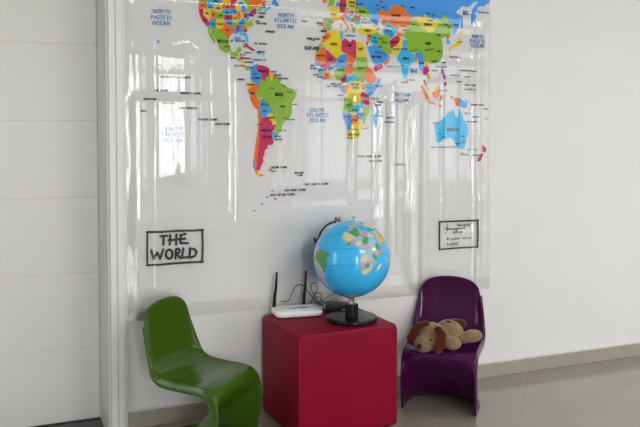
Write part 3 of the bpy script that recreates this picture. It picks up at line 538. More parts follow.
def write(bm, s, x, z, w, h, y, mi, thick, dots=True):
    adv = .86; tot = len(s)*adv-.26
    kx = w/tot; x0 = x-w/2
    for i, ch in enumerate(s):
        for pl in GL[ch]:
            stroke(bm, [(x0+(i*adv+px_)*kx, z+(pz-.5)*h) for px_, pz in pl], thick, y, mi, dots)
TEXTS = [('NORTH', 0.7198, 1.8721, 0.0758, 0.0156, 'blue'),
('PACIFIC', 0.7189, 1.8455, 0.0912, 0.0156, 'blue'),
('OCEAN', 0.7166, 1.8203, 0.0757, 0.0156, 'blue'),
('NORTH', 1.3137, 1.8875, 0.0762, 0.0166, 'blue'),
('ATLANTIC', 1.3119, 1.863, 0.1131, 0.0166, 'blue'),
('OCEAN', 1.3088, 1.8345, 0.0809, 0.0166, 'blue'),
('SOUTH', 0.7682, 1.3466, 0.0798, 0.0159, 'blue'),
('PACIFIC', 0.7659, 1.3211, 0.0983, 0.0159, 'blue'),
('OCEAN', 0.765, 1.2956, 0.0855, 0.0159, 'blue'),
('SOUTH', 1.4717, 1.4376, 0.0757, 0.017, 'blue'),
('ATLANTIC', 1.475, 1.4133, 0.1153, 0.017, 'blue'),
('OCEAN', 1.475, 1.3875, 0.0824, 0.017, 'blue'),
('INDIAN', 1.9417, 1.5196, 0.0865, 0.0168, 'blue'),
('OCEAN', 1.9401, 1.491, 0.0757, 0.0168, 'blue'),
('NORTH', 2.3942, 1.833, 0.0689, 0.0174, 'blue'),
('PACIFIC', 2.3929, 1.8088, 0.0894, 0.0174, 'blue'),
('OCEAN', 2.3931, 1.7853, 0.0748, 0.0174, 'blue'),
('GULF', 1.0727, 1.769, 0.0308, 0.0102, 'blue'),
('OF MEXICO', 1.0736, 1.7557, 0.0713, 0.0102, 'blue'),
('CARIBBEAN SEA', 1.1783, 1.6703, 0.0669, 0.0075, 'blue'),
('GREAT AUSTRALIAN BIGHT', 2.1888, 1.2499, 0.1537, 0.0073, 'blue'),
('TASMAN SEA', 2.3627, 1.2352, 0.0614, 0.0074, 'blue'),
('CORAL SEA', 2.3356, 1.427, 0.0509, 0.0069, 'blue'),
('SEA OF', 2.3152, 1.9592, 0.0289, 0.0089, 'blue'),
('OKHOTSK', 2.3176, 1.9471, 0.0393, 0.0089, 'blue'),
('BERING SEA', 2.429, 1.9626, 0.0672, 0.0084, 'blue'),
('ARABIAN SEA', 1.8874, 1.6616, 0.0748, 0.0081, 'blue'),
('BAY OF', 2.0087, 1.649, 0.039, 0.0082, 'blue'),
('BENGAL', 2.0109, 1.6377, 0.039, 0.0082, 'blue'),
('SOUTH CHINA SEA', 2.1717, 1.6678, 0.0658, 0.0067, 'blue'),
('PHILIPPINE SEA', 2.2528, 1.6258, 0.0535, 0.0068, 'blue'),
('MEDITERRANEAN SEA', 1.6508, 1.8051, 0.0535, 0.0064, 'blue'),
('BLACK SEA', 1.7386, 1.8729, 0.0462, 0.0069, 'blue'),
('BANDA SEA', 2.1862, 1.5458, 0.0466, 0.0062, 'blue'),
('CHRISTMAS ISLAND KIRIBATI', 0.7788, 1.5799, 0.1421, 0.0086, 'black'),
('LINE ISLANDS', 0.7152, 1.5187, 0.059, 0.0076, 'black'),
('MARQUESAS ISLANDS', 0.851, 1.5085, 0.0935, 0.0082, 'black'),
('AMERICAN SAMOA', 0.6642, 1.4797, 0.057, 0.0076, 'black'),
('COOK ISLANDS', 0.7481, 1.4624, 0.0595, 0.0077, 'black'),
('FRENCH POLYNESIA', 0.8354, 1.4403, 0.0856, 0.0082, 'black'),
('TONGA', 0.6332, 1.4259, 0.0276, 0.0076, 'black'),
('PITCAIRN ISLANDS', 0.93, 1.3891, 0.089, 0.0083, 'black'),
('EASTER ISLAND', 0.9981, 1.3681, 0.0675, 0.0084, 'black'),
('GALAPAGOS', 1.0879, 1.5764, 0.0342, 0.0075, 'black'),
('SOUTH SANDWICH ISLANDS', 1.47, 1.0764, 0.1255, 0.0083, 'black'),
('SOUTH ORKNEY ISLANDS', 1.3589, 1.0504, 0.1099, 0.0082, 'black'),
('SOUTH SHETLAND ISLANDS', 1.293, 1.0301, 0.1244, 0.0082, 'black'),
('FALKLAND ISLANDS', 1.2754, 1.1626, 0.0833, 0.0086, 'black'),
('STANLEY', 1.2477, 1.1435, 0.0255, 0.0062, 'black'),
('SOUTH GEORGIA', 1.3776, 1.1334, 0.0486, 0.0073, 'black'),
('ISLAND', 1.3821, 1.1214, 0.0274, 0.0073, 'black'),
('PRINCE EDWARD ISLANDS', 1.7575, 1.2082, 0.1274, 0.0075, 'black'),
('CROZET ISLANDS', 1.7917, 1.1841, 0.0738, 0.0071, 'black'),
('KERGUELEN', 1.9298, 1.1644, 0.0595, 0.0066, 'black'),
('COMOROS', 1.812, 1.4804, 0.042, 0.0075, 'black'),
('MAYOTTE', 1.8031, 1.4642, 0.0359, 0.007, 'black'),
('MAURITIUS', 1.8735, 1.4018, 0.0443, 0.0076, 'black'),
('REUNION', 1.8676, 1.3802, 0.0494, 0.0076, 'black'),
('SEYCHELLES', 1.7825, 1.4976, 0.0511, 0.0065, 'black'),
('AZORES', 1.4077, 1.8635, 0.0334, 0.0072, 'black'),
('PORTUGAL', 1.4888, 1.8563, 0.037, 0.0072, 'black'),
('LISBON', 1.4944, 1.8475, 0.0296, 0.0063, 'black'),
('MADEIRA', 1.5073, 1.8203, 0.031, 0.0073, 'black'),
('CANARY ISLANDS', 1.4531, 1.7822, 0.0699, 0.0082, 'black'),
('SPAIN', 1.4488, 1.7747, 0.0245, 0.0058, 'black'),
('WESTERN SAHARA', 1.4448, 1.7401, 0.0753, 0.0082, 'black'),
('OCCUPIED TERRITORY', 1.4467, 1.7311, 0.0717, 0.0068, 'black'),
('BERMUDA', 1.2332, 1.8061, 0.0458, 0.009, 'black'),
('SAINT PIERRE', 1.1887, 1.8417, 0.0513, 0.0075, 'black'),
('NORTHERN MARIANA', 2.321, 1.6519, 0.0677, 0.0074, 'black'),
('GUAM', 2.3273, 1.6196, 0.0319, 0.0074, 'black'),
('MARSHALL ISLANDS', 2.3496, 1.576, 0.0681, 0.0074, 'black'),
('MICRONESIA', 2.347, 1.5535, 0.0704, 0.0074, 'black'),
('PALAU', 2.2791, 1.5927, 0.0269, 0.0068, 'black'),
('OKINAWA', 2.2513, 1.7198, 0.0628, 0.0078, 'black'),
('NAURU', 2.3731, 1.6492, 0.0281, 0.0069, 'black'),
('SOLOMON ISLANDS', 2.394, 1.4727, 0.0771, 0.0074, 'black'),
('TUVALU', 2.4453, 1.4514, 0.0311, 0.0069, 'black'),
('VANUATU', 2.3801, 1.4091, 0.0379, 0.0069, 'black'),
('NEW CALEDONIA', 2.3619, 1.3839, 0.0624, 0.0074, 'black'),
('NEW ZEALAND', 2.3948, 1.2052, 0.0598, 0.0075, 'black'),
('HOBART', 2.3303, 1.2078, 0.0305, 0.0058, 'black'),
('AUSTRALIA', 2.2414, 1.3414, 0.072, 0.0115, 'black'),
('MEXICO', 1.0019, 1.7509, 0.0456, 0.0129, 'black'),
('MEXICO CITY', 1.0217, 1.7271, 0.0248, 0.006, 'black'),
('TEXAS', 1.0227, 1.8024, 0.0145, 0.0065, 'black'),
('CUBA', 1.1122, 1.7421, 0.022, 0.007, 'black'),
('THE BAHAMAS', 1.1848, 1.7472, 0.0637, 0.0075, 'black'),
('JAMAICA', 1.1217, 1.7026, 0.0321, 0.0065, 'black'),
('BELIZE', 1.0967, 1.6921, 0.0251, 0.0065, 'black'),
('HONDURAS', 1.1191, 1.6754, 0.0335, 0.0065, 'black'),
('NICARAGUA', 1.1286, 1.6582, 0.0391, 0.007, 'black'),
('COSTA RICA', 1.0755, 1.6404, 0.0377, 0.0065, 'black'),
('PANAMA', 1.1315, 1.6346, 0.0359, 0.0066, 'black'),
('GUATEMALA', 1.0501, 1.6766, 0.0271, 0.0065, 'black'),
('DOMINICAN REP', 1.1885, 1.709, 0.034, 0.0066, 'black'),
('COLOMBIA', 1.1642, 1.5856, 0.045, 0.008, 'black'),
('BOGOTA', 1.1574, 1.6053, 0.0217, 0.0056, 'black'),
('VENEZUELA', 1.1966, 1.6191, 0.0513, 0.0085, 'black'),
('GUYANA', 1.2492, 1.617, 0.0283, 0.0066, 'black'),
('SURINAME', 1.2697, 1.6024, 0.0365, 0.0067, 'black'),
('FRENCH GUIANA', 1.2993, 1.5862, 0.0467, 0.0067, 'black'),
('ECUADOR', 1.1306, 1.5541, 0.0359, 0.007, 'black'),
('PERU', 1.1418, 1.5138, 0.0208, 0.0089, 'black'),
('BRAZIL', 1.278, 1.5098, 0.0394, 0.0133, 'black'),
('MANAUS', 1.2405, 1.539, 0.0235, 0.0047, 'black'),
('FORTALEZA', 1.3358, 1.5207, 0.0312, 0.0053, 'black'),
('BELEM', 1.3031, 1.5487, 0.0181, 0.0048, 'black'),
('NATAL', 1.3591, 1.5314, 0.0251, 0.0048, 'black'),
('SAO PAULO', 1.3033, 1.3971, 0.0239, 0.0053, 'black'),
('BRASILIA', 1.2962, 1.4531, 0.0238, 0.0076, 'black'),
('RIO DE JANEIRO', 1.3363, 1.3905, 0.0375, 0.0058, 'black'),
('SALVADOR', 1.3566, 1.4637, 0.0251, 0.0053, 'black'),
('BOLIVIA', 1.2053, 1.4619, 0.0351, 0.008, 'black'),
('SUCRE', 1.2047, 1.43, 0.0173, 0.0062, 'black'),
('PARAGUAY', 1.2352, 1.399, 0.0391, 0.0071, 'black'),
('ARGENTINA', 1.2108, 1.3393, 0.0469, 0.0095, 'black'),
('LIMA', 1.1387, 1.4841, 0.0102, 0.0056, 'black'),
('CHILE', 1.1775, 1.366, 0.0265, 0.0061, 'black'),
('BUENOS AIRES', 1.2166, 1.3071, 0.0411, 0.0076, 'black'),
('MONTEVIDEO', 1.2736, 1.2945, 0.0374, 0.0062, 'black'),
('URUGUAY', 1.2677, 1.3102, 0.0374, 0.0067, 'black'),
('PORTO ALEGRE', 1.2936, 1.3383, 0.0334, 0.0053, 'black'),
('WASH', 0.9067, 1.9098, 0.0149, 0.0055, 'black'),
('IDAHO', 0.941, 1.9052, 0.0127, 0.0055, 'black'),
('MONTANA', 0.9685, 1.9331, 0.0188, 0.0064, 'black'),
('WYOMING', 0.9797, 1.9017, 0.0189, 0.006, 'black'),
('NEVADA', 0.9273, 1.8754, 0.0157, 0.0064, 'black'),
('UTAH', 0.9569, 1.8701, 0.0113, 0.0055, 'black'),
('CALIFORNIA', 0.9178, 1.8426, 0.0194, 0.0064, 'black'),
('ARIZONA', 0.9559, 1.8282, 0.015, 0.0064, 'black'),
('NEW MEXICO', 0.9872, 1.8287, 0.0235, 0.0064, 'black'),
('COLORADO', 0.9893, 1.8679, 0.0197, 0.006, 'black'),
('KANSAS', 1.0258, 1.8618, 0.0153, 0.006, 'black'),
('OKLAHOMA', 1.0344, 1.8347, 0.0191, 0.0055, 'black'),
('NEBRASKA', 1.0219, 1.8843, 0.0179, 0.0055, 'black'),
('IOWA', 1.0569, 1.8907, 0.0115, 0.0055, 'black'),
('DAKOTA', 1.0256, 1.9094, 0.016, 0.0055, 'black'),
('MASSACHUSETTS', 1.1958, 1.8902, 0.0336, 0.0066, 'black'),
('CONNECTICUT', 1.1908, 1.875, 0.0237, 0.0061, 'black'),
('NEW JERSEY', 1.1849, 1.8702, 0.0276, 0.0056, 'black'),
('DELAWARE', 1.1714, 1.8517, 0.0204, 0.0056, 'black'),
('MISSOURI', 1.0613, 1.8593, 0.0134, 0.0056, 'black'),
('PENNSYLVANIA', 1.1394, 1.879, 0.0219, 0.0056, 'black'),
('TENNESSEE', 1.0911, 1.8375, 0.0232, 0.0056, 'black'),
('GEORGIA', 1.1099, 1.8059, 0.0148, 0.0056, 'black'),
('GERMANY', 1.6097, 1.9531, 0.0373, 0.0088, 'black'),
('FRANCE', 1.5602, 1.9049, 0.0319, 0.0083, 'black'),
('MADRID', 1.5344, 1.851, 0.0224, 0.0063, 'black'),
('SPAIN', 1.5454, 1.8662, 0.0275, 0.0073, 'black'),
('POLAND', 1.6599, 1.969, 0.0303, 0.0088, 'black'),
('WARSAW', 1.661, 1.9511, 0.0238, 0.0064, 'black'),
('PORTUGAL', 1.4875, 1.8586, 0.0335, 0.0082, 'black'),
('MOROCCO', 1.5095, 1.8227, 0.0274, 0.0068, 'black'),
('ITALY', 1.6254, 1.9015, 0.0129, 0.0059, 'black'),
('UKRAINE', 1.7144, 1.9271, 0.0328, 0.0084, 'black'),
('ROMANIA', 1.6882, 1.9001, 0.0327, 0.0074, 'black'),
('BELARUS', 1.7022, 1.9637, 0.0349, 0.0079, 'black'),
('TURKEY', 1.746, 1.835, 0.0344, 0.0089, 'black'),
('KAZAKHSTAN', 1.9046, 1.9185, 0.0491, 0.0096, 'black'),
('RUSSIA', 1.797, 1.963, 0.0133, 0.0065, 'black'),
('MOSCOW', 1.8197, 1.9834, 0.0143, 0.0065, 'black'),
('ROSTOV', 1.8037, 1.942, 0.0178, 0.006, 'black'),
('VOLGOGRAD', 1.8305, 1.955, 0.0224, 0.006, 'black'),
('UZBEKISTAN', 1.8735, 1.8649, 0.0452, 0.007, 'black'),
('TURKMENISTAN', 1.8624, 1.8404, 0.0361, 0.0065, 'black'),
('ALGERIA', 1.5612, 1.76, 0.0342, 0.0098, 'black'),
('LIBYA', 1.6424, 1.7572, 0.0276, 0.0098, 'black'),
('MAURITANIA', 1.4922, 1.7024, 0.0463, 0.0073, 'black'),
('MALI', 1.5439, 1.6886, 0.0197, 0.0068, 'black'),
('MOROCCO', 1.5134, 1.7919, 0.0282, 0.0063, 'black'),
('EGYPT', 1.7072, 1.7424, 0.0248, 0.0099, 'black'),
('SAUDI ARABIA', 1.7948, 1.7068, 0.0551, 0.0095, 'black'),
('RIYADH', 1.8005, 1.7287, 0.0253, 0.0065, 'black'),
('IRAN', 1.8372, 1.7793, 0.03, 0.0075, 'black'),
('TEHRAN', 1.8175, 1.7978, 0.0276, 0.006, 'black'),
('IRAQ', 1.7831, 1.8016, 0.0183, 0.0075, 'black'),
('BAGHDAD', 1.7855, 1.7821, 0.0275, 0.006, 'black'),
('QATAR', 1.8293, 1.7257, 0.0231, 0.006, 'black'),
('BAHRAIN', 1.8119, 1.7566, 0.0207, 0.006, 'black'),
('SYRIA', 1.758, 1.8074, 0.0164, 0.0065, 'black'),
('TURKEY', 1.7459, 1.8346, 0.0349, 0.0089, 'black'),
('AFGHANISTAN', 1.8899, 1.7828, 0.0243, 0.0065, 'black'),
('NIGER', 1.6004, 1.676, 0.0265, 0.0088, 'black'),
('CHAD', 1.6504, 1.6615, 0.0201, 0.0089, 'black'),
('MALI', 1.5444, 1.679, 0.0197, 0.0083, 'black'),
('NIGERIA', 1.5982, 1.6346, 0.0353, 0.0088, 'black'),
('SENEGAL', 1.448, 1.6522, 0.0214, 0.0068, 'black'),
('GUINEA BISSAU', 1.4534, 1.6392, 0.0322, 0.0063, 'black'),
('SIERRA LEONE', 1.4674, 1.6083, 0.0301, 0.0063, 'black'),
('LIBERIA', 1.4825, 1.5983, 0.0216, 0.0063, 'black'),
('GUINEA', 1.4933, 1.6308, 0.0216, 0.0058, 'black'),
('IVORY COAST', 1.5248, 1.6113, 0.0196, 0.0058, 'black'),
('CAMEROON', 1.6144, 1.5854, 0.0253, 0.0064, 'black'),
('EQUATORIAL GUINEA', 1.574, 1.5656, 0.0572, 0.0074, 'black'),
('SAO TOME', 1.551, 1.5539, 0.0591, 0.0078, 'black'),
('BURKINA', 1.5448, 1.6431, 0.0205, 0.0059, 'black'),
('SUDAN', 1.7031, 1.6476, 0.0316, 0.0079, 'black'),
('DEM REP', 1.677, 1.5655, 0.0417, 0.0094, 'black'),
('CONGO', 1.6782, 1.5504, 0.0392, 0.0094, 'black'),
('ANGOLA', 1.6409, 1.4647, 0.0307, 0.0079, 'black'),
('ZAMBIA', 1.6755, 1.4387, 0.0334, 0.0074, 'black'),
('NAMIBIA', 1.6315, 1.4052, 0.0331, 0.0069, 'black'),
('BOTSWANA', 1.6744, 1.3888, 0.0359, 0.0065, 'black'),
('SOUTH AFRICA', 1.6691, 1.3176, 0.0584, 0.0089, 'black'),
('CAPE TOWN', 1.6483, 1.3011, 0.0333, 0.006, 'black'),
('MADAGASCAR', 1.8033, 1.4122, 0.0497, 0.007, 'black'),
('KENYA', 1.756, 1.5504, 0.0271, 0.0065, 'black'),
('TANZANIA', 1.7375, 1.5061, 0.0338, 0.0065, 'black'),
('SOMALIA', 1.8084, 1.5606, 0.0351, 0.0065, 'black'),
('ZIMBABWE', 1.7129, 1.4177, 0.0294, 0.006, 'black'),
('PRETORIA', 1.6774, 1.3426, 0.0334, 0.0055, 'black'),
('MAPUTO', 1.7341, 1.3479, 0.0296, 0.0055, 'black'),
('GABON', 1.5881, 1.5547, 0.0369, 0.0064, 'black'),
('CABINDA', 1.5984, 1.5114, 0.0329, 0.0059, 'black'),
('KAZAKHSTAN', 1.9046, 1.9179, 0.0508, 0.0096, 'black'),
('MONGOLIA', 2.0913, 1.8824, 0.0443, 0.0097, 'black'),
('ULAN BATOR', 2.1037, 1.9022, 0.0305, 0.0067, 'black'),
('NOVOSIBIRSK', 1.9996, 1.9634, 0.0283, 0.0066, 'black'),
('OMSK', 1.9433, 1.9696, 0.0162, 0.0055, 'black'),
('IRKUTSK', 2.0882, 1.9383, 0.0188, 0.0061, 'black'),
('KYRGYZSTAN', 1.9655, 1.8476, 0.0433, 0.0066, 'black'),
('URUMQI', 2.0025, 1.8775, 0.0147, 0.0056, 'black'),
('TASHKENT', 1.9424, 1.8674, 0.0243, 0.0061, 'black'),
('CHITA', 2.121, 1.9305, 0.0178, 0.0062, 'black'),
('HARBIN', 2.198, 1.8862, 0.0181, 0.0057, 'black'),
('SHENYANG', 2.2137, 1.8739, 0.0187, 0.0057, 'black'),
('VLADIVOSTOK', 2.2571, 1.8901, 0.0206, 0.0057, 'black'),
('BEIJING', 2.1545, 1.8295, 0.018, 0.0067, 'black'),
('INDIA', 1.9612, 1.7042, 0.0352, 0.0122, 'black'),
('NEW DELHI', 1.9532, 1.7515, 0.0372, 0.0066, 'black'),
('AFGHANISTAN', 1.8956, 1.7835, 0.0468, 0.007, 'black'),
('PAKISTAN', 1.9037, 1.7484, 0.0388, 0.0071, 'black'),
('CHINA', 2.0917, 1.7856, 0.0277, 0.0113, 'black'),
('NEPAL', 1.9957, 1.7412, 0.0273, 0.0056, 'black'),
('SHANGHAI', 2.1582, 1.7472, 0.0281, 0.0062, 'black'),
('WUHAN', 2.1134, 1.7576, 0.0223, 0.0057, 'black'),
('CHENGDU', 2.0856, 1.7517, 0.0222, 0.0056, 'black'),
('GUANGZHOU', 2.1305, 1.6948, 0.035, 0.0062, 'black'),
('LHASA', 2.0212, 1.7529, 0.0171, 0.0051, 'black'),
('SRI LANKA', 1.9964, 1.5949, 0.0273, 0.0061, 'black'),
('COLOMBO', 1.9499, 1.5825, 0.0291, 0.0061, 'black'),
('MUMBAI', 1.9451, 1.6669, 0.0203, 0.0056, 'black'),
('MYANMAR', 2.0525, 1.6833, 0.031, 0.0067, 'black'),
('VIETNAM', 2.1291, 1.6464, 0.0315, 0.0067, 'black'),
('TAIWAN', 2.1833, 1.6904, 0.0212, 0.0067, 'black'),
('TOKYO', 2.2819, 1.8005, 0.0287, 0.0063, 'black'),
('HONOLULU', 2.1421, 1.3764, 0.0314, 0.0052, 'black'),
('PERTH', 2.1532, 1.321, 0.0217, 0.0052, 'black'),
('SYDNEY', 2.3114, 1.2747, 0.0304, 0.0053, 'black'),
('MELBOURNE', 2.2746, 1.2681, 0.0272, 0.0053, 'black'),
('BRISBANE', 2.3071, 1.3059, 0.0182, 0.0053, 'black'),
('ADELAIDE', 2.1835, 1.303, 0.0149, 0.0052, 'black')]
LEGEND_TEXT = [('0', 2.2128, 0.8391, 0.0098, 0.0085, 'black'), ('1000 MILES', 2.3115, 0.8361, 0.0864, 0.0101, 'black'), ('0', 2.2039, 0.7992, 0.0086, 0.0079, 'black'), ('1000 KMS', 2.2744, 0.7988, 0.061, 0.0101, 'black'), ('COUNTRY CAPITAL', 2.2971, 0.7649, 0.1312, 0.0091, 'black'), ('CITIES', 2.2556, 0.7383, 0.0496, 0.0106, 'black')]
TITLE = [(0.0079,[(0.6457,0.8824),(0.7136,0.88),(0.7886,0.8812),(0.8546,0.879),(0.9029,0.8796)]),(0.0074,[(0.8998,0.8797),(0.9014,0.8004),(0.8979,0.7293)]),(0.0079,[(0.901,0.7317),(0.8281,0.7329),(0.7624,0.7331),(0.7026,0.7311),(0.6445,0.733)]),(0.0072,[(0.6477,0.8823),(0.646,0.8052),(0.6464,0.7319)]),(0.0086,[(0.706,0.8595),(0.7374,0.8613)]),(0.0087,[(0.7204,0.8622),(0.7191,0.8209)]),(0.0087,[(0.7509,0.8641),(0.748,0.8203)]),(0.0087,[(0.7789,0.8652),(0.7771,0.8186)]),(0.0087,[(0.7432,0.8405),(0.7783,0.8416)]),(0.0087,[(0.7965,0.8607),(0.8214,0.8655)]),(0.0087,[(0.7996,0.8606),(0.7973,0.824),(0.8318,0.8226)]),(0.0087,[(0.7883,0.8416),(0.8197,0.8434)]),(0.0086,[(0.6646,0.7992),(0.6751,0.7578),(0.6906,0.7877),(0.7038,0.758),(0.7185,0.801)]),(0.0087,[(0.7602,0.7759),(0.7593,0.7688),(0.7566,0.7626),(0.7526,0.7582),(0.7477,0.756),(0.7425,0.7563),(0.7376,0.7591),(0.7336,0.7641),(0.7311,0.7705),(0.7302,0.7778),(0.7312,0.7849),(0.7338,0.7911),(0.7379,0.7955),(0.7428,0.7977),(0.748,0.7974),(0.7528,0.7946),(0.7568,0.7897),(0.7594,0.7832),(0.7602,0.7759)]),(0.0087,[(0.7759,0.7966),(0.7736,0.7555)]),(0.0087,[(0.7759,0.7966),(0.788,0.7989),(0.794,0.7905),(0.7889,0.7807),(0.7758,0.7765)]),(0.0087,[(0.7768,0.7764),(0.7978,0.7545)]),(0.0087,[(0.8103,0.7996),(0.8034,0.7567),(0.8303,0.758)]),(0.0088,[(0.8413,0.7978),(0.8385,0.7545)]),(0.0088,[(0.8398,0.7969),(0.8602,0.7936),(0.8724,0.7792),(0.8641,0.761),(0.8385,0.7539)])]
LEGEND = [(0.0074,[(2.1625,0.859),(2.2758,0.8581),(2.4054,0.8566)]),(0.0086,[(2.4015,0.8589),(2.4034,0.7928),(2.4016,0.7127)]),(0.007,[(2.4041,0.7142),(2.2769,0.7156),(2.1635,0.7148)]),(0.0079,[(2.1662,0.8588),(2.1654,0.7889),(2.1659,0.7147)]),(0.0048,[(2.2117,0.8302),(2.21,0.81)]),(0.0048,[(2.2099,0.8175),(2.2699,0.8177),(2.3185,0.8186)]),(0.0048,[(2.3185,0.825),(2.3185,0.8175)]),(0.0048,[(2.2699,0.8177),(2.2712,0.807)]),(0.0085,[(2.2134,0.7683),(2.2189,0.768)]),(0.0058,[(2.2136,0.7385),(2.2185,0.7382)])]
COMPASS = [(0.0094,[(1.568,0.887),(1.552,0.8839),(1.5368,0.8785),(1.5229,0.871),(1.5106,0.8615),(1.5002,0.8503),(1.4919,0.8376),(1.4859,0.8238),(1.4823,0.8092)]),(0.0094,[(1.4829,0.779),(1.487,0.764),(1.4935,0.7497),(1.5023,0.7364),(1.5132,0.7243),(1.5259,0.7138),(1.5402,0.7051),(1.5556,0.6985),(1.5718,0.6942)]),(0.0095,[(1.6051,0.6926),(1.6213,0.6954),(1.6368,0.7006),(1.651,0.7079),(1.6637,0.7174),(1.6744,0.7287),(1.683,0.7415),(1.6892,0.7555),(1.6929,0.7705)]),(0.0096,[(1.6922,0.8014),(1.6879,0.8166),(1.6811,0.8311),(1.672,0.8446),(1.6608,0.8567),(1.6477,0.8671),(1.6332,0.8756),(1.6176,0.8819),(1.6012,0.886)]),(0.007,[(1.5718,0.8833),(1.5718,0.9062),(1.5918,0.8834),(1.5918,0.9063)]),(0.0069,[(1.4569,0.8144),(1.4622,0.7895),(1.4686,0.8064),(1.4739,0.7898),(1.4802,0.8141)]),(0.0071,[(1.7072,0.7985),(1.6878,0.7996),(1.6879,0.7714),(1.7072,0.7703)]),(0.007,[(1.6878,0.7855),(1.7039,0.7846)]),(0.007,[(1.5975,0.6996),(1.5812,0.7056),(1.5768,0.6979),(1.5953,0.6857),(1.591,0.678),(1.5758,0.682)])]
bm = bmesh.new()
for s, x, z, w, h, col in TEXTS:
    big = col == 'blue'
    write(bm, s, x, z, w, h*(1. if big else 1.12), -.0048 if not big else -.0046, 1 if big else 0, h*(.165 if big and h > .012 else .25), big)
for f in bm.faces:
    f.normal_update()
    if f.normal.y > 0: f.normal_flip()
obj('print_lettering', bm, [ink_grey, ink_blue], wm)
def line_art(name, strokes, texts=()):
    bm = bmesh.new()
    for w, pts in strokes: stroke(bm, pts, w, -.0046)
    for s, x, z, w, h, col in texts: write(bm, s, x, z, w, h, -.0047, 0, h*.2)
    for f in bm.faces:
        f.normal_update()
        if f.normal.y > 0: f.normal_flip()
    return obj(name, bm, ink_black, wm)
line_art('title_box', [(w*1.28, p) for w, p in TITLE])['label'] = 'hand lettered black frame reading THE WORLD'
line_art('legend_box', [(w*1.15, p) for w, p in LEGEND], LEGEND_TEXT)['label'] = 'small black framed legend with scale bar'
line_art('compass', COMPASS)['label'] = 'black compass ring with N, mostly behind the globe'

# the clear vinyl: a rippled film whose vertical folds catch the windows
def vinyl_material(name, tint, gloss, rough):
    m = bpy.data.materials.new(name); m.use_nodes = True; nt = m.node_tree
    for n in list(nt.nodes): nt.nodes.remove(n)
    out = nt.nodes.new('ShaderNodeOutputMaterial'); mix = nt.nodes.new('ShaderNodeMixShader')
    tr = nt.nodes.new('ShaderNodeBsdfTransparent'); tr.inputs[0].default_value = (*tint, 1)
    gl = nt.nodes.new('ShaderNodeBsdfGlossy'); gl.inputs['Color'].default_value = (1, 1, 1, 1); gl.inputs['Roughness'].default_value = rough
    fr = nt.nodes.new('ShaderNodeFresnel'); fr.inputs['IOR'].default_value = 1.5
    mu = nt.nodes.new('ShaderNodeMath'); mu.operation = 'MULTIPLY'; mu.inputs[1].default_value = gloss; mu.use_clamp = True
    tc = nt.nodes.new('ShaderNodeTexCoord'); mp = nt.nodes.new('ShaderNodeMapping'); mp.inputs['Scale'].default_value = (1, 1, .22)
    nz = nt.nodes.new('ShaderNodeTexNoise'); nz.inputs['Scale'].default_value = 38; nz.inputs['Detail'].default_value = 4
    bp = nt.nodes.new('ShaderNodeBump'); bp.inputs['Strength'].default_value = .35; bp.inputs['Distance'].default_value = .003
    L = nt.links.new
    L(tc.outputs['Object'], mp.inputs[0]); L(mp.outputs[0], nz.inputs['Vector']); L(nz.outputs['Fac'], bp.inputs['Height'])
    L(bp.outputs[0], gl.inputs['Normal']); L(bp.outputs[0], fr.inputs['Normal'])
    L(fr.outputs[0], mu.inputs[0]); L(mu.outputs[0], mix.inputs[0]); L(tr.outputs[0], mix.inputs[1]); L(gl.outputs[0], mix.inputs[2]); L(mix.outputs[0], out.inputs[0])
    return m
vinyl = vinyl_material('clear_vinyl', (.998, .997, .996), 1.15, 0.08)
# folds: (x left, width, strength, z low, z high) - a facet of strength 1 leans just enough to mirror the narrow window
FOLDS = [(.566, .050, 1., .85, 1.72), (.672, .012, .95, .5, 2.3), (.690, .128, 1.0, 1.12, 1.72), (.845, .016, 1.0, 1.15, 1.8), (.885, .022, 1., 1.1, 1.6), (.935, .010, 1., 1.3, 1.7), (1.018, .018, 1.0, .9, 1.75), (1.05, .010, 1.1, .6, 1.6), (1.33, .006, 1., 1.0, 1.5),
         (1.492, .006, 1.0, .8, 1.6), (1.63, .035, .95, 1.0, 1.5), (1.76, .06, 1., .6, 1.5), (1.865, .03, 1., .7, 1.55), (1.95, .07, 1., .55, 1.5), (2.07, .012, 1.0, .6, 1.6), (2.16, .02, 1., .8, 1.7), (2.26, .012, 1.0, .55, 1.7), (2.345, .022, 1.0, .5, 1.9), (2.395, .012, 1.0, .5, 1.9), (2.44, .016, 1.0, .5, 2.1)]
def lean(x):
    # slope of the film at x that mirrors the narrow window (x .38 on the far wall) to someone at the room's middle
    a = Vector((0-x, -3.58)).normalized(); w = Vector((.38-x, -7.)).normalized(); n = a+w
    return n.x/n.y
def smooth01(t): t = max(0., min(1., t)); return t*t*(3-2*t)
NX, NZ = 620, 150
bm = bmesh.new(); grid = []
SLP = []
dx = (SHX1-SHX0)/NX
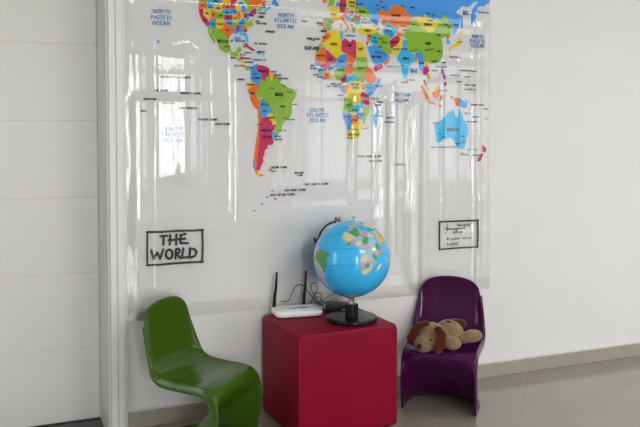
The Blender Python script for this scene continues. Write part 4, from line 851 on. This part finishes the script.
for j in range(NZ+1):
    z = SHZ0+(SHZ1-SHZ0)*j/NZ
    hgt = 0.; row = []; hs = []
    for i in range(NX+1):
        x = SHX0+dx*i
        s = .012*noise.noise((x*9, z*1.1, 3.)) + .022*noise.noise((x*30, z*1.3, 9.)) + .014*noise.noise((x*5, z*6, 1.))
        for fx, fw, fs, z0, z1 in FOLDS:
            drift = .014*noise.noise((fx*7, z*1.2, 5.))
            u = (x-fx-drift)/fw
            if -.1 < u < 1.7:
                env = smooth01((z-z0)/.05+.5+1.5*noise.noise((x*40, z*3, 8.)))*smooth01((z1-z)/.05+.5+1.5*noise.noise((x*60, z*2, 4.)))
                le = fs*lean(x)*env
                if u < 1.1: s += le*smooth01((u+.1)/.2)*smooth01((1.1-u)/.2)
                elif u < 1.7: s -= le*1.667*2*smooth01((u-1.1)/.15)*smooth01((1.7-u)/.15)*.66
        hs.append(hgt); hgt += s*dx
    # keep the film close to the wall: take out the slow drift
    n = len(hs); win = 170
    acc = [0.]
    for v in hs: acc.append(acc[-1]+v)
    flat = []
    for i, v in enumerate(hs):
        a, b_ = max(0, i-win), min(n, i+win+1)
        flat.append(v-(acc[b_]-acc[a])/(b_-a))
    lo = min(flat)
    for i, v in enumerate(flat):
        e = min(1., i/14, (n-1-i)/14)
        row.append(bm.verts.new((SHX0+dx*i-OFF.x, -.0056-(v-lo)*e*.9, z-OFF.z)))
    grid.append(row)
for a, b_ in zip(grid, grid[1:]):
    for i in range(NX): bm.faces.new((a[i], a[i+1], b_[i+1], b_[i]))
obj('vinyl_film', bm, vinyl, wm, smooth=True)['label'] = 'glossy clear vinyl film with vertical creases'
# folded double hem along the bottom and a welded band down each side
bm = bmesh.new()
def strip(x0, x1, z0, z1, y, nx, nz, amp):
    g = []
    for j in range(nz+1):
        g.append([])
        for i in range(nx+1):
            x = x0+(x1-x0)*i/nx; z = z0+(z1-z0)*j/nz
            g[-1].append(bm.verts.new((x-OFF.x, y-amp*(.5+.5*noise.noise((x*14, z*14, 2.))), z-OFF.z)))
    for a, b_ in zip(g, g[1:]):
        for i in range(nx): bm.faces.new((a[i], a[i+1], b_[i+1], b_[i]))
strip(SHX0, SHX1, SHZ0-.001, SHZ0+.058, -.0022, 160, 6, .002)
obj('hem', bm, vinyl_material('doubled_vinyl', (.962, .956, .938), .8, .12), wm, smooth=True)['label'] = 'doubled bottom hem of the vinyl, slightly yellowed'

# ------------------------------------------------------------------ moulded chairs
ROWS = [(-0.276,0.842,-0.255,0.71,0.214),(-0.278,0.773,-0.241,0.662,0.222),(-0.274,0.69,-0.223,0.607,0.231),(-0.265,0.615,-0.206,0.556,0.239),(-0.25,0.545,-0.188,0.508,0.245),(-0.225,0.48,-0.163,0.468,0.25),(-0.17,0.435,-0.12,0.442,0.25),(-0.08,0.412,-0.05,0.432,0.247),(0.03,0.408,0.04,0.428,0.245),(0.13,0.415,0.125,0.424,0.243),(0.195,0.415,0.19,0.405,0.243),(0.232,0.395,0.235,0.36,0.243),(0.225,0.345,0.262,0.29,0.243),(0.165,0.28,0.268,0.21,0.244),(0.085,0.205,0.26,0.13,0.245),(0.015,0.135,0.247,0.06,0.246),(-0.045,0.075,0.225,0.005,0.247),(-0.105,0.03,0.12,0,0.248),(-0.17,0.004,0,0,0.245),(-0.28,0,-0.2,0,0.2)]
def chair(name, label, mat_, loc, ang, s):
    t = thing(name, label, 'chair', (*loc, 0), ang, 'one-piece moulded plastic chairs')
    per = 4
    cp = catmull([(r[0], r[1], r[4]) for r in ROWS], per); ep = catmull([(r[2], r[3], 0) for r in ROWS], per)
    nu = 15; bm = bmesh.new(); grid = []
    for k, (c, e) in enumerate(zip(cp, ep)):
        T = (ep[min(k+1, len(ep)-1)] - ep[max(k-1, 0)]); T = Vector((T.x, T.y)).normalized()
        N = Vector((T.y, -T.x)); w = c.z; half = []
        for i in range(nu+1):
            th = (pi/2)*.985*i/nu; sx_ = sin(th)**.8; g = 1-cos(th)**.8
            half.append((w*sx_, c.x+(e.x-c.x)*g, c.y+(e.y-c.y)*g))
        lip = []
        foot = smooth01(1 - max(0, (k/per-14.2))/2.0)        # the lip dies out into the foot
        top = .55+.45*smooth01(k/per/3)
        LW = (.014 + .036*smooth01((k/per-3.8)/2.6))*foot
        for a in (.25, .6, 1.):
            lip.append((half[-1][0]+.010*sin(a*pi*.5)*(foot), half[-1][1]+N.x*LW*a, max(half[-1][2]+N.y*LW*a, .0)))
        right = half + lip; left = [(-x, y, z) for x, y, z in right[:0:-1]]
        grid.append([bm.verts.new((x*s, y*s, z*s)) for x, y, z in left+right])
    for a, b_ in zip(grid, grid[1:]):
        for i in range(len(a)-1): bm.faces.new((a[i], a[i+1], b_[i+1], b_[i]))
    bmesh.ops.recalc_face_normals(bm, faces=bm.faces[:])
    o = obj('shell', bm, mat_, t, smooth=True)
    so = o.modifiers.new('thickness', 'SOLIDIFY'); so.thickness = .011*s; so.offset = 0
    sb = o.modifiers.new('smooth', 'SUBSURF'); sb.levels = 1; sb.render_levels = 1
    return t
green_plastic = new_mat('glossy_green_plastic', (.044, .108, .005), .2, spec=.3, coat=.06, coat_rough=.05)
purple_plastic = new_mat('glossy_purple_plastic', (.056, .0003, .050), .14, spec=.26, coat=.08, coat_rough=.05)
chair('moulded_chair', 'glossy green one-piece cantilever chair left of the crimson cube', green_plastic, (0.829, -0.284), -2.4086, 0.722)
chair('moulded_chair', 'glossy purple one-piece cantilever chair right of the cube with a toy dog on it', purple_plastic, (2.038, -0.262), 2.43, 0.706)

# ------------------------------------------------------------------ crimson cube pouf
leather = mottle(new_mat('crimson_leatherette', rough=.5, spec=.12), (.225, .002, .020), (.26, .003, .026), 6, 5, .12, 220, .001)
seam_mat = new_mat('crimson_seam', (.31, .012, .05), .5, spec=.25)
CX0, CX1, CY0, CY1, CT, CB = 1.187, 1.673, -.4615, -.0235, .467, .008
pf = thing('cube_pouf', 'crimson leatherette cube pouf between the two chairs', 'pouf', ((CX0+CX1)/2, (CY0+CY1)/2, 0), radians(2.5))
bm = bmesh.new()
hx, hy = (CX1-CX0)/2, (CY1-CY0)/2
box(bm, -hx, hx, -hy, hy, CB, CT, .016, 5)
obj('body', bm, leather, pf, smooth=True, angle=40)
bm = bmesh.new(); e = .0042
for sx in (-1, 1):
    for sy in (-1, 1):
        tube(bm, [(sx*(hx-e), sy*(hy-e), CB+.012), (sx*(hx-e), sy*(hy-e), CT-.02)], .0028, 6)
    tube(bm, [(sx*(hx-e), -hy+.02, CT-e), (sx*(hx-e), hy-.02, CT-e)], .0028, 6)
for sy in (-1, 1):
    tube(bm, [(-hx+.02, sy*(hy-e), CT-e), (hx-.02, sy*(hy-e), CT-e)], .0028, 6)
obj('seam_piping', bm, seam_mat, pf, smooth=True)
black_plastic = new_mat('black_plastic', (.004, .004, .0045), .25, spec=.22)
for sx in (-1, 1):
    for sy in (-1, 1):
        bm = bmesh.new(); lathe(bm, [(.020, 0), (.022, .002), (.022, .0085)], 20, (sx*(hx-.04), sy*(hy-.04)))
        obj('foot', bm, black_plastic, pf, smooth=True, angle=40)

# ------------------------------------------------------------------ router
white_plastic = new_mat('white_router_plastic', (.88, .89, .90), .3, coat=.1)
grey_slot = new_mat('dark_router_slot', (.06, .065, .075), .3)
rt = thing('wireless_router', 'white wireless router with two black antennas on the cube pouf', 'router', (1.329, -.0985, CT+.0005), radians(-6))
def rounded_plate(bm, w, d, z0, z1, r, inset_top, n=8, crown=0.):
    def loop(k, z):
        out = []
        for cx, cy, a0 in ((w/2-r, d/2-r, 0), (-w/2+r, d/2-r, 90), (-w/2+r, -d/2+r, 180), (w/2-r, -d/2+r, 270)):
            for i in range(n+1):
                a = radians(a0+90*i/n); out.append(((cx+r*cos(a))*k[0], (cy+r*sin(a))*k[1], z))
        return [bm.verts.new(p) for p in out]
    h = z1-z0
    ls = [loop((.93, .90), z0), loop((.985, .98), z0+h*.18), loop((1, 1), z0+h*.45), loop((.985, .98), z0+h*.72), loop((.95, .93), z0+h*.9), loop((1-inset_top, 1-inset_top*1.4), z1)]
    if crown: ls.append(loop((.55, .5), z1+crown))
    m = len(ls[0])
    for a, b_ in zip(ls, ls[1:]):
        for i in range(m): bm.faces.new((a[i], a[(i+1) % m], b_[(i+1) % m], b_[i]))
    bm.faces.new(ls[0][::-1]); bm.faces.new(ls[-1])
bm = bmesh.new(); rounded_plate(bm, .228, .150, .003, .033, .032, .10, crown=.002)
body = obj('body', bm, white_plastic, rt, smooth=True, angle=50)
bm = bmesh.new(); rounded_plate(bm, .228*.72, .150*.62, .032, .0365, .02, .03)
obj('top_panel', bm, white_plastic, rt, smooth=True, angle=40)
bm = bmesh.new()
vs = [(-.046, -.034), (.056, -.030), (.050, -.017), (-.030, -.020)]
a = [bm.verts.new((x, y, .0360)) for x, y in vs]; b_ = [bm.verts.new((x, y, .0372)) for x, y in vs]
bm.faces.new(a[::-1]); bm.faces.new(b_)
for i in range(4): bm.faces.new((a[i], a[(i+1) % 4], b_[(i+1) % 4], b_[i]))
obj('status_strip', bm, grey_slot, rt)
for sx, lean_x in ((-.098, .014), (.048, .012)):
    bm = bmesh.new()
    base = Vector((sx, .048, .020))
    pts = [base, base+Vector((.0005, .002, .012)), base+Vector((.001, .002, .02)), base+Vector((.003, .002, .06)), base+Vector((lean_x*.7, .003, .10)), base+Vector((lean_x, .003, .172)), base+Vector((lean_x, .003, .178))]
    tube(bm, pts, [.0085, .0088, .0084, .008, .0068, .005, .0035], 12)
    an = obj('antenna', bm, black_plastic, rt, smooth=True, angle=60)
    bm = bmesh.new(); tube(bm, [base+Vector((-.011, .004, -.002)), base+Vector((.011, .004, -.002))], .0075, 12)
    obj('hinge', bm, black_plastic, an, smooth=True, angle=50)

# ------------------------------------------------------------------ black box behind the globe
bx = thing('network_box', 'flat black network box lying behind the globe stand', 'box', (1.547, -.112, CT+.0005), radians(-26))
bm = bmesh.new(); box(bm, -.068, .068, -.05, .05, .003, .037, .007, 3)
obj('case', bm, mottle(new_mat('matt_black_case', rough=.45), (.007, .007, .007), (.011, .011, .011), 40), bx, smooth=True, angle=40)
for sx in (-1, 1):
    for sy in (-1, 1):
        bm = bmesh.new(); lathe(bm, [(.006, 0), (.006, .004)], 12, (sx*.052, sy*.036))
        obj('rubber_foot', bm, black_plastic, bx)
bm = bmesh.new(); box(bm, .012, .05, -.0525, -.0495, .010, .021, .0006, 1)
obj('label_plate', bm, new_mat('grey_label', (.35, .36, .37), .4), bx)

cable_grey = new_mat('dark_grey_cable', (.07, .065, .058), .45)
cable_black = new_mat('black_cable', (.018, .017, .016), .4)
for pts, rad, mt, lab in [([(1.281, -0.014, 0.5171), (1.2989, -0.014, 0.5156), (1.32, -0.016, 0.5186), (1.3281, -0.03, 0.5458), (1.3462, -0.03, 0.5813), (1.3697, -0.03, 0.5942), (1.395, -0.03, 0.5834), (1.4191, -0.035, 0.5513), (1.4373, -0.045, 0.522), (1.4539, -0.055, 0.5034), (1.4758, -0.06, 0.4891)], 0.0021, 'g', 'grey cable arching from the router back over to the black network box'), ([(1.4243, -0.018, 0.4849), (1.4379, -0.024, 0.5133), (1.451, -0.035, 0.5442), (1.4627, -0.03, 0.5692), (1.4571, -0.03, 0.5905), (1.4435, -0.03, 0.5975), (1.4307, -0.03, 0.5896), (1.4315, -0.03, 0.5687), (1.443, -0.035, 0.5434), (1.4549, -0.045, 0.5191), (1.4662, -0.06, 0.4974), (1.4775, -0.075, 0.4906)], 0.0021, 'b', 'dark cable standing in one tall narrow loop beside the globe'), ([(1.426, -0.065, 0.5063), (1.4233, -0.06, 0.5218), (1.4396, -0.055, 0.5446), (1.4624, -0.05, 0.5522), (1.4763, -0.055, 0.5386), (1.4662, -0.06, 0.5152), (1.4435, -0.065, 0.5063), (1.4303, -0.07, 0.5188), (1.4451, -0.065, 0.5343), (1.4678, -0.06, 0.5284), (1.4737, -0.065, 0.5082), (1.452, -0.075, 0.4943), (1.4274, -0.085, 0.5015)], 0.0019, 'b', 'coiled dark cable bundle between router and black box'), ([(1.4637, -0.07, 0.4982), (1.4795, -0.055, 0.5116), (1.5046, -0.045, 0.5224), (1.5278, -0.04, 0.53), (1.5576, -0.035, 0.5356), (1.5822, -0.035, 0.5291), (1.5898, -0.04, 0.5113), (1.587, -0.05, 0.5015)], 0.0019, 'b', 'thin dark cable passing behind the globe to the black box')]:
    bm = bmesh.new(); o = Vector(pts[0])
    tube(bm, [p-o for p in catmull(pts, 8)], rad, 8)
    c = obj('cable', bm, {'g': cable_grey, 'b': cable_black}[mt], smooth=True, angle=60); c.location = o
    tag(c, lab, 'cable', 'cables behind the globe')

# ------------------------------------------------------------------ globe
GC, GR = Vector((1.5217, -.3021, .7530)), .1757
GM = Matrix([[-0.3776124,0.9036789,0.201924],[-0.8427396,-0.4257571,0.329425],[0.383665,-0.0457744,0.9223372]])
axis = GM @ Vector((0, 0, 1))
gl = thing('desk_globe', 'blue world globe on a black round stand on the cube pouf', 'globe', (GC.x, GC.y, CT))
G0 = Vector((GC.x, GC.y, CT))
sea = mottle(new_mat('globe_sea', rough=.2, coat=.4, coat_rough=.05), (.026, .50, .98), (.032, .53, 1.), 5)
GP = [('globe_green', (.09, .34, .10)), ('globe_pink', (.66, .36, .48)), ('globe_cream', (.72, .66, .36)), ('globe_orange', (.66, .36, .08)), ('globe_grey_blue', (.34, .50, .56)), ('globe_yellow', (.70, .52, .12)), ('globe_pale_blue', (.36, .55, .72)), ('globe_line', (.012, .19, .46)), ('globe_pale_line', (.09, .42, .74)), ('globe_ice', (.30, .46, .58))]
gmats = [sea] + [new_mat(n, c, .25, coat=.35) for n, c in GP]
GI = {n: i+1 for i, (n, c) in enumerate(GP)}
GCOL = dict(brazil='green', argentina='pink', chile='orange', peru='orange', bolivia='grey_blue', colombia='cream', venezuela='pink', paraguay='cream', ecuador='green', uruguay='cream', guyana='orange', suriname='green', guiana='pink',
 algeria='green', libya='pink', egypt='cream', mauritania='cream', mali='cream', niger='grey_blue', chad='green', sudan='pale_blue', nigeria='cream', cameroon='pink', central='pink', congo_basin='grey_blue', congo='green', gabon='yellow', angola='cream', zambia='orange', namibia='pink', botswana='green', south_africa='cream', zimbabwe='pink', mozambique='grey_blue', tanzania='green', kenya='pink', uganda='orange', somalia='orange', ethiopia='green', madagascar='cream', saudi='yellow', yemen='orange', oman='green', morocco='pink', sahara='cream', tunisia='yellow', senegal='pink', guinea='orange', ivory='green', ghana='orange', burkina='pink', benin='grey_blue', iran='orange', iraq='cream', turkey='green', spain='yellow', france='pink', italy='green', russia='cream', india='orange', china='yellow', australia='orange', malawi='orange', tunis='pink')
seq = ['green', 'pink', 'cream', 'orange', 'yellow', 'grey_blue']
def lonlat(x, z):
    x -= 1.5; z -= 1.5
    return (LON_FIT[0]+LON_FIT[1]*x+LON_FIT[2]*z+LON_FIT[3]*x*z+LON_FIT[4]*x*z*z+LON_FIT[5]*z*z, LAT_FIT[0]+LAT_FIT[1]*z+LAT_FIT[2]*z*z+LAT_FIT[3]*z**3+LAT_FIT[4]*x)
gpoly = []
for i, (cont, col, cname, pts) in enumerate(POLYS):
    q = [lonlat(*p) for p in pts]
    gpoly.append((min(a for a, b in q), max(a for a, b in q), min(b for a, b in q), max(b for a, b in q), q, GI['globe_'+GCOL.get(cname, seq[i % 6])]))
def inside(q, x, y):
    c = False; j = len(q)-1
    for i in range(len(q)):
        (xi, yi), (xj, yj) = q[i], q[j]
        if (yi > y) != (yj > y) and x < (xj-xi)*(y-yi)/(yj-yi)+xi: c = not c
        j = i
    return c
NLO, NLA = 300, 150
def country(lo, la):
    if la < -78 + 4*sin(radians(lo*2)): return GI['globe_ice']
    if 60 < la < 83 and abs(lo+42) < 18-(abs(la-72)): return GI['globe_ice']
    r = 0
    for a0, a1, b0, b1, q, mi in gpoly:
        if a0 <= lo <= a1 and b0 <= la <= b1 and inside(q, lo, la): r = mi
    return r
bm = bmesh.new(); rings = []
for j in range(1, NLA):
    la = -pi/2+pi*j/NLA
    rings.append([bm.verts.new(GR*(GM @ Vector((cos(la)*cos(-pi+2*pi*i/NLO), cos(la)*sin(-pi+2*pi*i/NLO), sin(la))))) for i in range(NLO)])
def gface(vs, lo, la, i, j):
    f = bm.faces.new(vs); mi = country(lo, la)
    if mi == 0:
        if j == NLA//2 and i % 2: mi = GI['globe_line']
        elif abs(la+23.4) < .6 and i % 4 < 2 or abs(la-23.4) < .6 and i % 4 < 2: mi = GI['globe_line']
        elif i % 25 == 0 and j % 2 == 0: mi = GI['globe_pale_line']
        elif j % 25 == 12 and i % 2: mi = GI['globe_pale_line']
    f.material_index = mi
for j in range(NLA-2):
    for i in range(NLO):
        lo = -180+360*(i+.5)/NLO; la = -90+180*(j+1.5)/NLA
        gface((rings[j][i], rings[j][(i+1) % NLO], rings[j+1][(i+1) % NLO], rings[j+1][i]), lo, la, i, j+1)
ns, nn = bm.verts.new(-GR*axis), bm.verts.new(GR*axis)
for i in range(NLO):
    f = bm.faces.new((ns, rings[0][(i+1) % NLO], rings[0][i])); f.material_index = GI['globe_ice']
    f = bm.faces.new((nn, rings[-1][i], rings[-1][(i+1) % NLO])); f.material_index = GI['globe_ice']
ball = obj('ball', bm, gmats, gl, smooth=True); ball.location = GC-G0
ball['label'] = 'glossy blue ball printed with coloured countries'
clear = new_mat('clear_plastic', (.86, .86, .95), .12, trans=.85, ior=1.45)
def along(name, prof, direction, mt, n=24, parent=gl):
    bm = bmesh.new(); lathe(bm, prof, n)
    q = Vector((0, 0, 1)).rotation_difference(direction).to_matrix().to_4x4()
    bmesh.ops.transform(bm, matrix=q, verts=bm.verts[:])
    o = obj(name, bm, mt, parent, smooth=True, angle=45); o.location = GC-G0; return o
along('pole_pin', [(.014, GR-.002), (.014, GR+.004), (.0085, GR+.006), (.0085, GR+.020), (.006, GR+.022)], axis, clear)['label'] = 'clear plastic pin at the north pole'
cap = along('pole_cap', [(.030, GR-.0045), (.030, GR-.001), (.022, GR+.003), (.012, GR+.005)], -axis, new_mat('grey_clear_cap', (.45, .5, .55), .15, trans=.4), 28)
bm = bmesh.new()
bot = -axis*GR
zc = .556
lathe(bm, [(.013, zc-.014), (.014, zc+.002), (.011, zc+.010), (.015, zc+.018), (.0145, zc+.030)], 24)
for v in bm.verts:
    k_ = max(0, (v.co.z-zc)/.03); v.co += Vector((bot.x*.45*k_, bot.y*.45*k_, 0))
for v in bm.verts: v.co.z -= CT
obj('neck', bm, clear, gl, smooth=True, angle=45)['label'] = 'clear plastic neck'
bm = bmesh.new(); lathe(bm, [(.030, .022), (.0285, .035), (.0275, .070), (.0275, .0765), (.0265, .078)], 24)
col_ = obj('column', bm, black_plastic, gl, smooth=True, angle=35)
bm = bmesh.new()
for a0 in range(0, 360, 30):
    box(bm, .0275*cos(radians(a0))-.002, .0275*cos(radians(a0))+.002, .0275*sin(radians(a0))-.002, .0275*sin(radians(a0))+.002, .03, .0762)
obj('grip_rib', bm, black_plastic, col_)
bm = bmesh.new(); lathe(bm, [(.113, .0005), (.1165, .004), (.1172, .016), (.114, .0215), (.085, .0225), (.032, .0235)], 64)
obj('base', bm, black_plastic, gl, smooth=True, angle=35)

# ------------------------------------------------------------------ toy dog
plush = mottle(new_mat('beige_plush', rough=.95, spec=.1, sheen=.5), (.235, .15, .072), (.33, .22, .112), 45, 5, .6, 260, .004)
rust = mottle(new_mat('rust_plush', rough=.95, spec=.1, sheen=.4), (.072, .009, .003), (.115, .017, .005), 45, 5, .6, 260, .004)
nose_mat = new_mat('dark_nose_felt', (.012, .006, .005), .6)
DOG = {'origin': [1.9761, -0.3275, 0.3065], 'basis': [[0.7573, 0.653, 0.0], [-0.653, 0.7573, 0.0], [0.0, 0.0, 1.0]], 'blobs': [('body', [([2.0325, -0.3167, 0.3709], [0.0696, 0.055, 0.0552], ([-0.653, -0.7573, 0.0], 0.0)), ([1.9396, -0.3092, 0.3759], [0.0552, 0.046, 0.0456], ([-0.653, -0.7573, 0.0], 0.0)), ([1.8902, -0.3194, 0.3232], [0.047, 0.042, 0.0413], ([-0.653, -0.7573, 0.0], 0.0)), ([1.9131, -0.3127, 0.3456], [0.0432, 0.036, 0.036], ([-0.653, -0.7573, 0.0], 0.0)), ([1.9334, -0.3435, 0.32], [0.0288, 0.03, 0.0264], ([-0.653, -0.7573, 0.0], 0.0)), ([2.0087, -0.382, 0.329], [0.0456, 0.03, 0.0298], ([-0.653, -0.7573, 0.0], 0.0873)), ([1.9941, -0.343, 0.3424], [0.0384, 0.035, 0.0336], ([-0.653, -0.7573, 0.0], 0.0)), ([2.1075, -0.4011, 0.3595], [0.0504, 0.032, 0.0302], ([-0.653, -0.7573, 0.0], 0.2094)), ([2.078, -0.3691, 0.345], [0.0336, 0.03, 0.0264], ([-0.653, -0.7573, 0.0], 0.0))], 'plush', 0.004), ('nose', [([1.8547, -0.3443, 0.3209], [0.012, 0.009, 0.0125], ([-0.653, -0.7573, 0.0], 0.0))], 'nose', 0.0015), ('eye', [([1.9091, -0.3529, 0.3488], [0.0082, 0.005, 0.0048], ([-0.653, -0.7573, 0.0], -0.1745))], 'nose', 0.001), ('ear', [([1.9055, -0.3062, 0.4147], [0.024, 0.015, 0.0154], ([-0.653, -0.7573, 0.0], 0.3491)), ([1.8811, -0.2917, 0.4017], [0.0264, 0.016, 0.0202], ([-0.653, -0.7573, 0.0], 0.7854)), ([1.8622, -0.282, 0.3747], [0.0312, 0.016, 0.023], ([-0.653, -0.7573, 0.0], 1.0821)), ([1.8487, -0.2771, 0.3458], [0.0288, 0.015, 0.023], ([-0.653, -0.7573, 0.0], 1.309))], 'rust', 0.003), ('ear', [([1.9388, -0.3745, 0.4011], [0.0211, 0.014, 0.0182], ([-0.653, -0.7573, 0.0], 0.0)), ([1.9465, -0.3917, 0.3783], [0.0288, 0.015, 0.023], ([-0.653, -0.7573, 0.0], -1.0472)), ([1.9401, -0.3955, 0.3467], [0.0336, 0.015, 0.025], ([-0.653, -0.7573, 0.0], -1.4835)), ([1.928, -0.389, 0.3179], [0.0317, 0.014, 0.023], ([-0.653, -0.7573, 0.0], 1.309))], 'rust', 0.003), ('tail', [([2.0659, -0.3256, 0.4145], [0.0264, 0.018, 0.0163], ([-0.653, -0.7573, 0.0], -0.0873)), ([2.0877, -0.3445, 0.4085], [0.024, 0.018, 0.0202], ([-0.653, -0.7573, 0.0], -0.4363))], 'rust', 0.003), ('stitched_patch', [([2.0232, -0.3311, 0.4213], [0.0154, 0.012, 0.0058], ([-0.653, -0.7573, 0.0], -0.1396))], 'rust', 0.0015)]}
D0 = Vector(DOG['origin'])
dg = thing('plush_dog', 'beige plush dog with rust ears lying on the purple chair seat', 'toy', D0)
def blob(name, parts, mt, vox, parent=dg):
    bm = bmesh.new()
    for c, r, (ax_, ang) in parts:
        ellipsoid(bm, Vector(c)-D0, r, Matrix.Rotation(ang, 3, Vector(ax_)) @ DOGB)
    o = obj(name, bm, mt, parent, smooth=True)
    rm = o.modifiers.new('skin', 'REMESH'); rm.mode = 'VOXEL'; rm.voxel_size = vox; rm.use_smooth_shade = True
    sm = o.modifiers.new('soften', 'SMOOTH'); sm.factor = .6; sm.iterations = 7
    return o
DOGB = Matrix(DOG['basis'])
for nm, parts, mt, vox in DOG['blobs']:
    blob(nm, parts, {'plush': plush, 'rust': rust, 'nose': nose_mat}[mt], vox)

# ------------------------------------------------------------------ camera, world, view
cam = bpy.data.cameras.new('camera'); co = bpy.data.objects.new('camera', cam); C.objects.link(co)
cam.sensor_width = 36; cam.lens = 793/640*36
cam.shift_y = -.08599
yaw, pitch = radians(22.6), radians(2.2)
co.location = (0, -3.579, 1.35); co.rotation_euler = (pi/2-pitch, 0, -yaw)
cam.clip_start = .05
bpy.context.scene.camera = co
w = bpy.data.worlds.new('daylight_sky'); bpy.context.scene.world = w; w.use_nodes = True
w.node_tree.nodes['Background'].inputs[0].default_value = (.85, .92, 1, 1); w.node_tree.nodes['Background'].inputs[1].default_value = 1.
sc_ = bpy.context.scene
sc_.view_settings.view_transform = 'Standard'; sc_.view_settings.look = 'None'
sc_.view_settings.exposure = 0.6; sc_.view_settings.gamma = 1; sc_.view_settings.use_curve_mapping = False
sc_.cycles.max_bounces = 10; sc_.cycles.transparent_max_bounces = 16
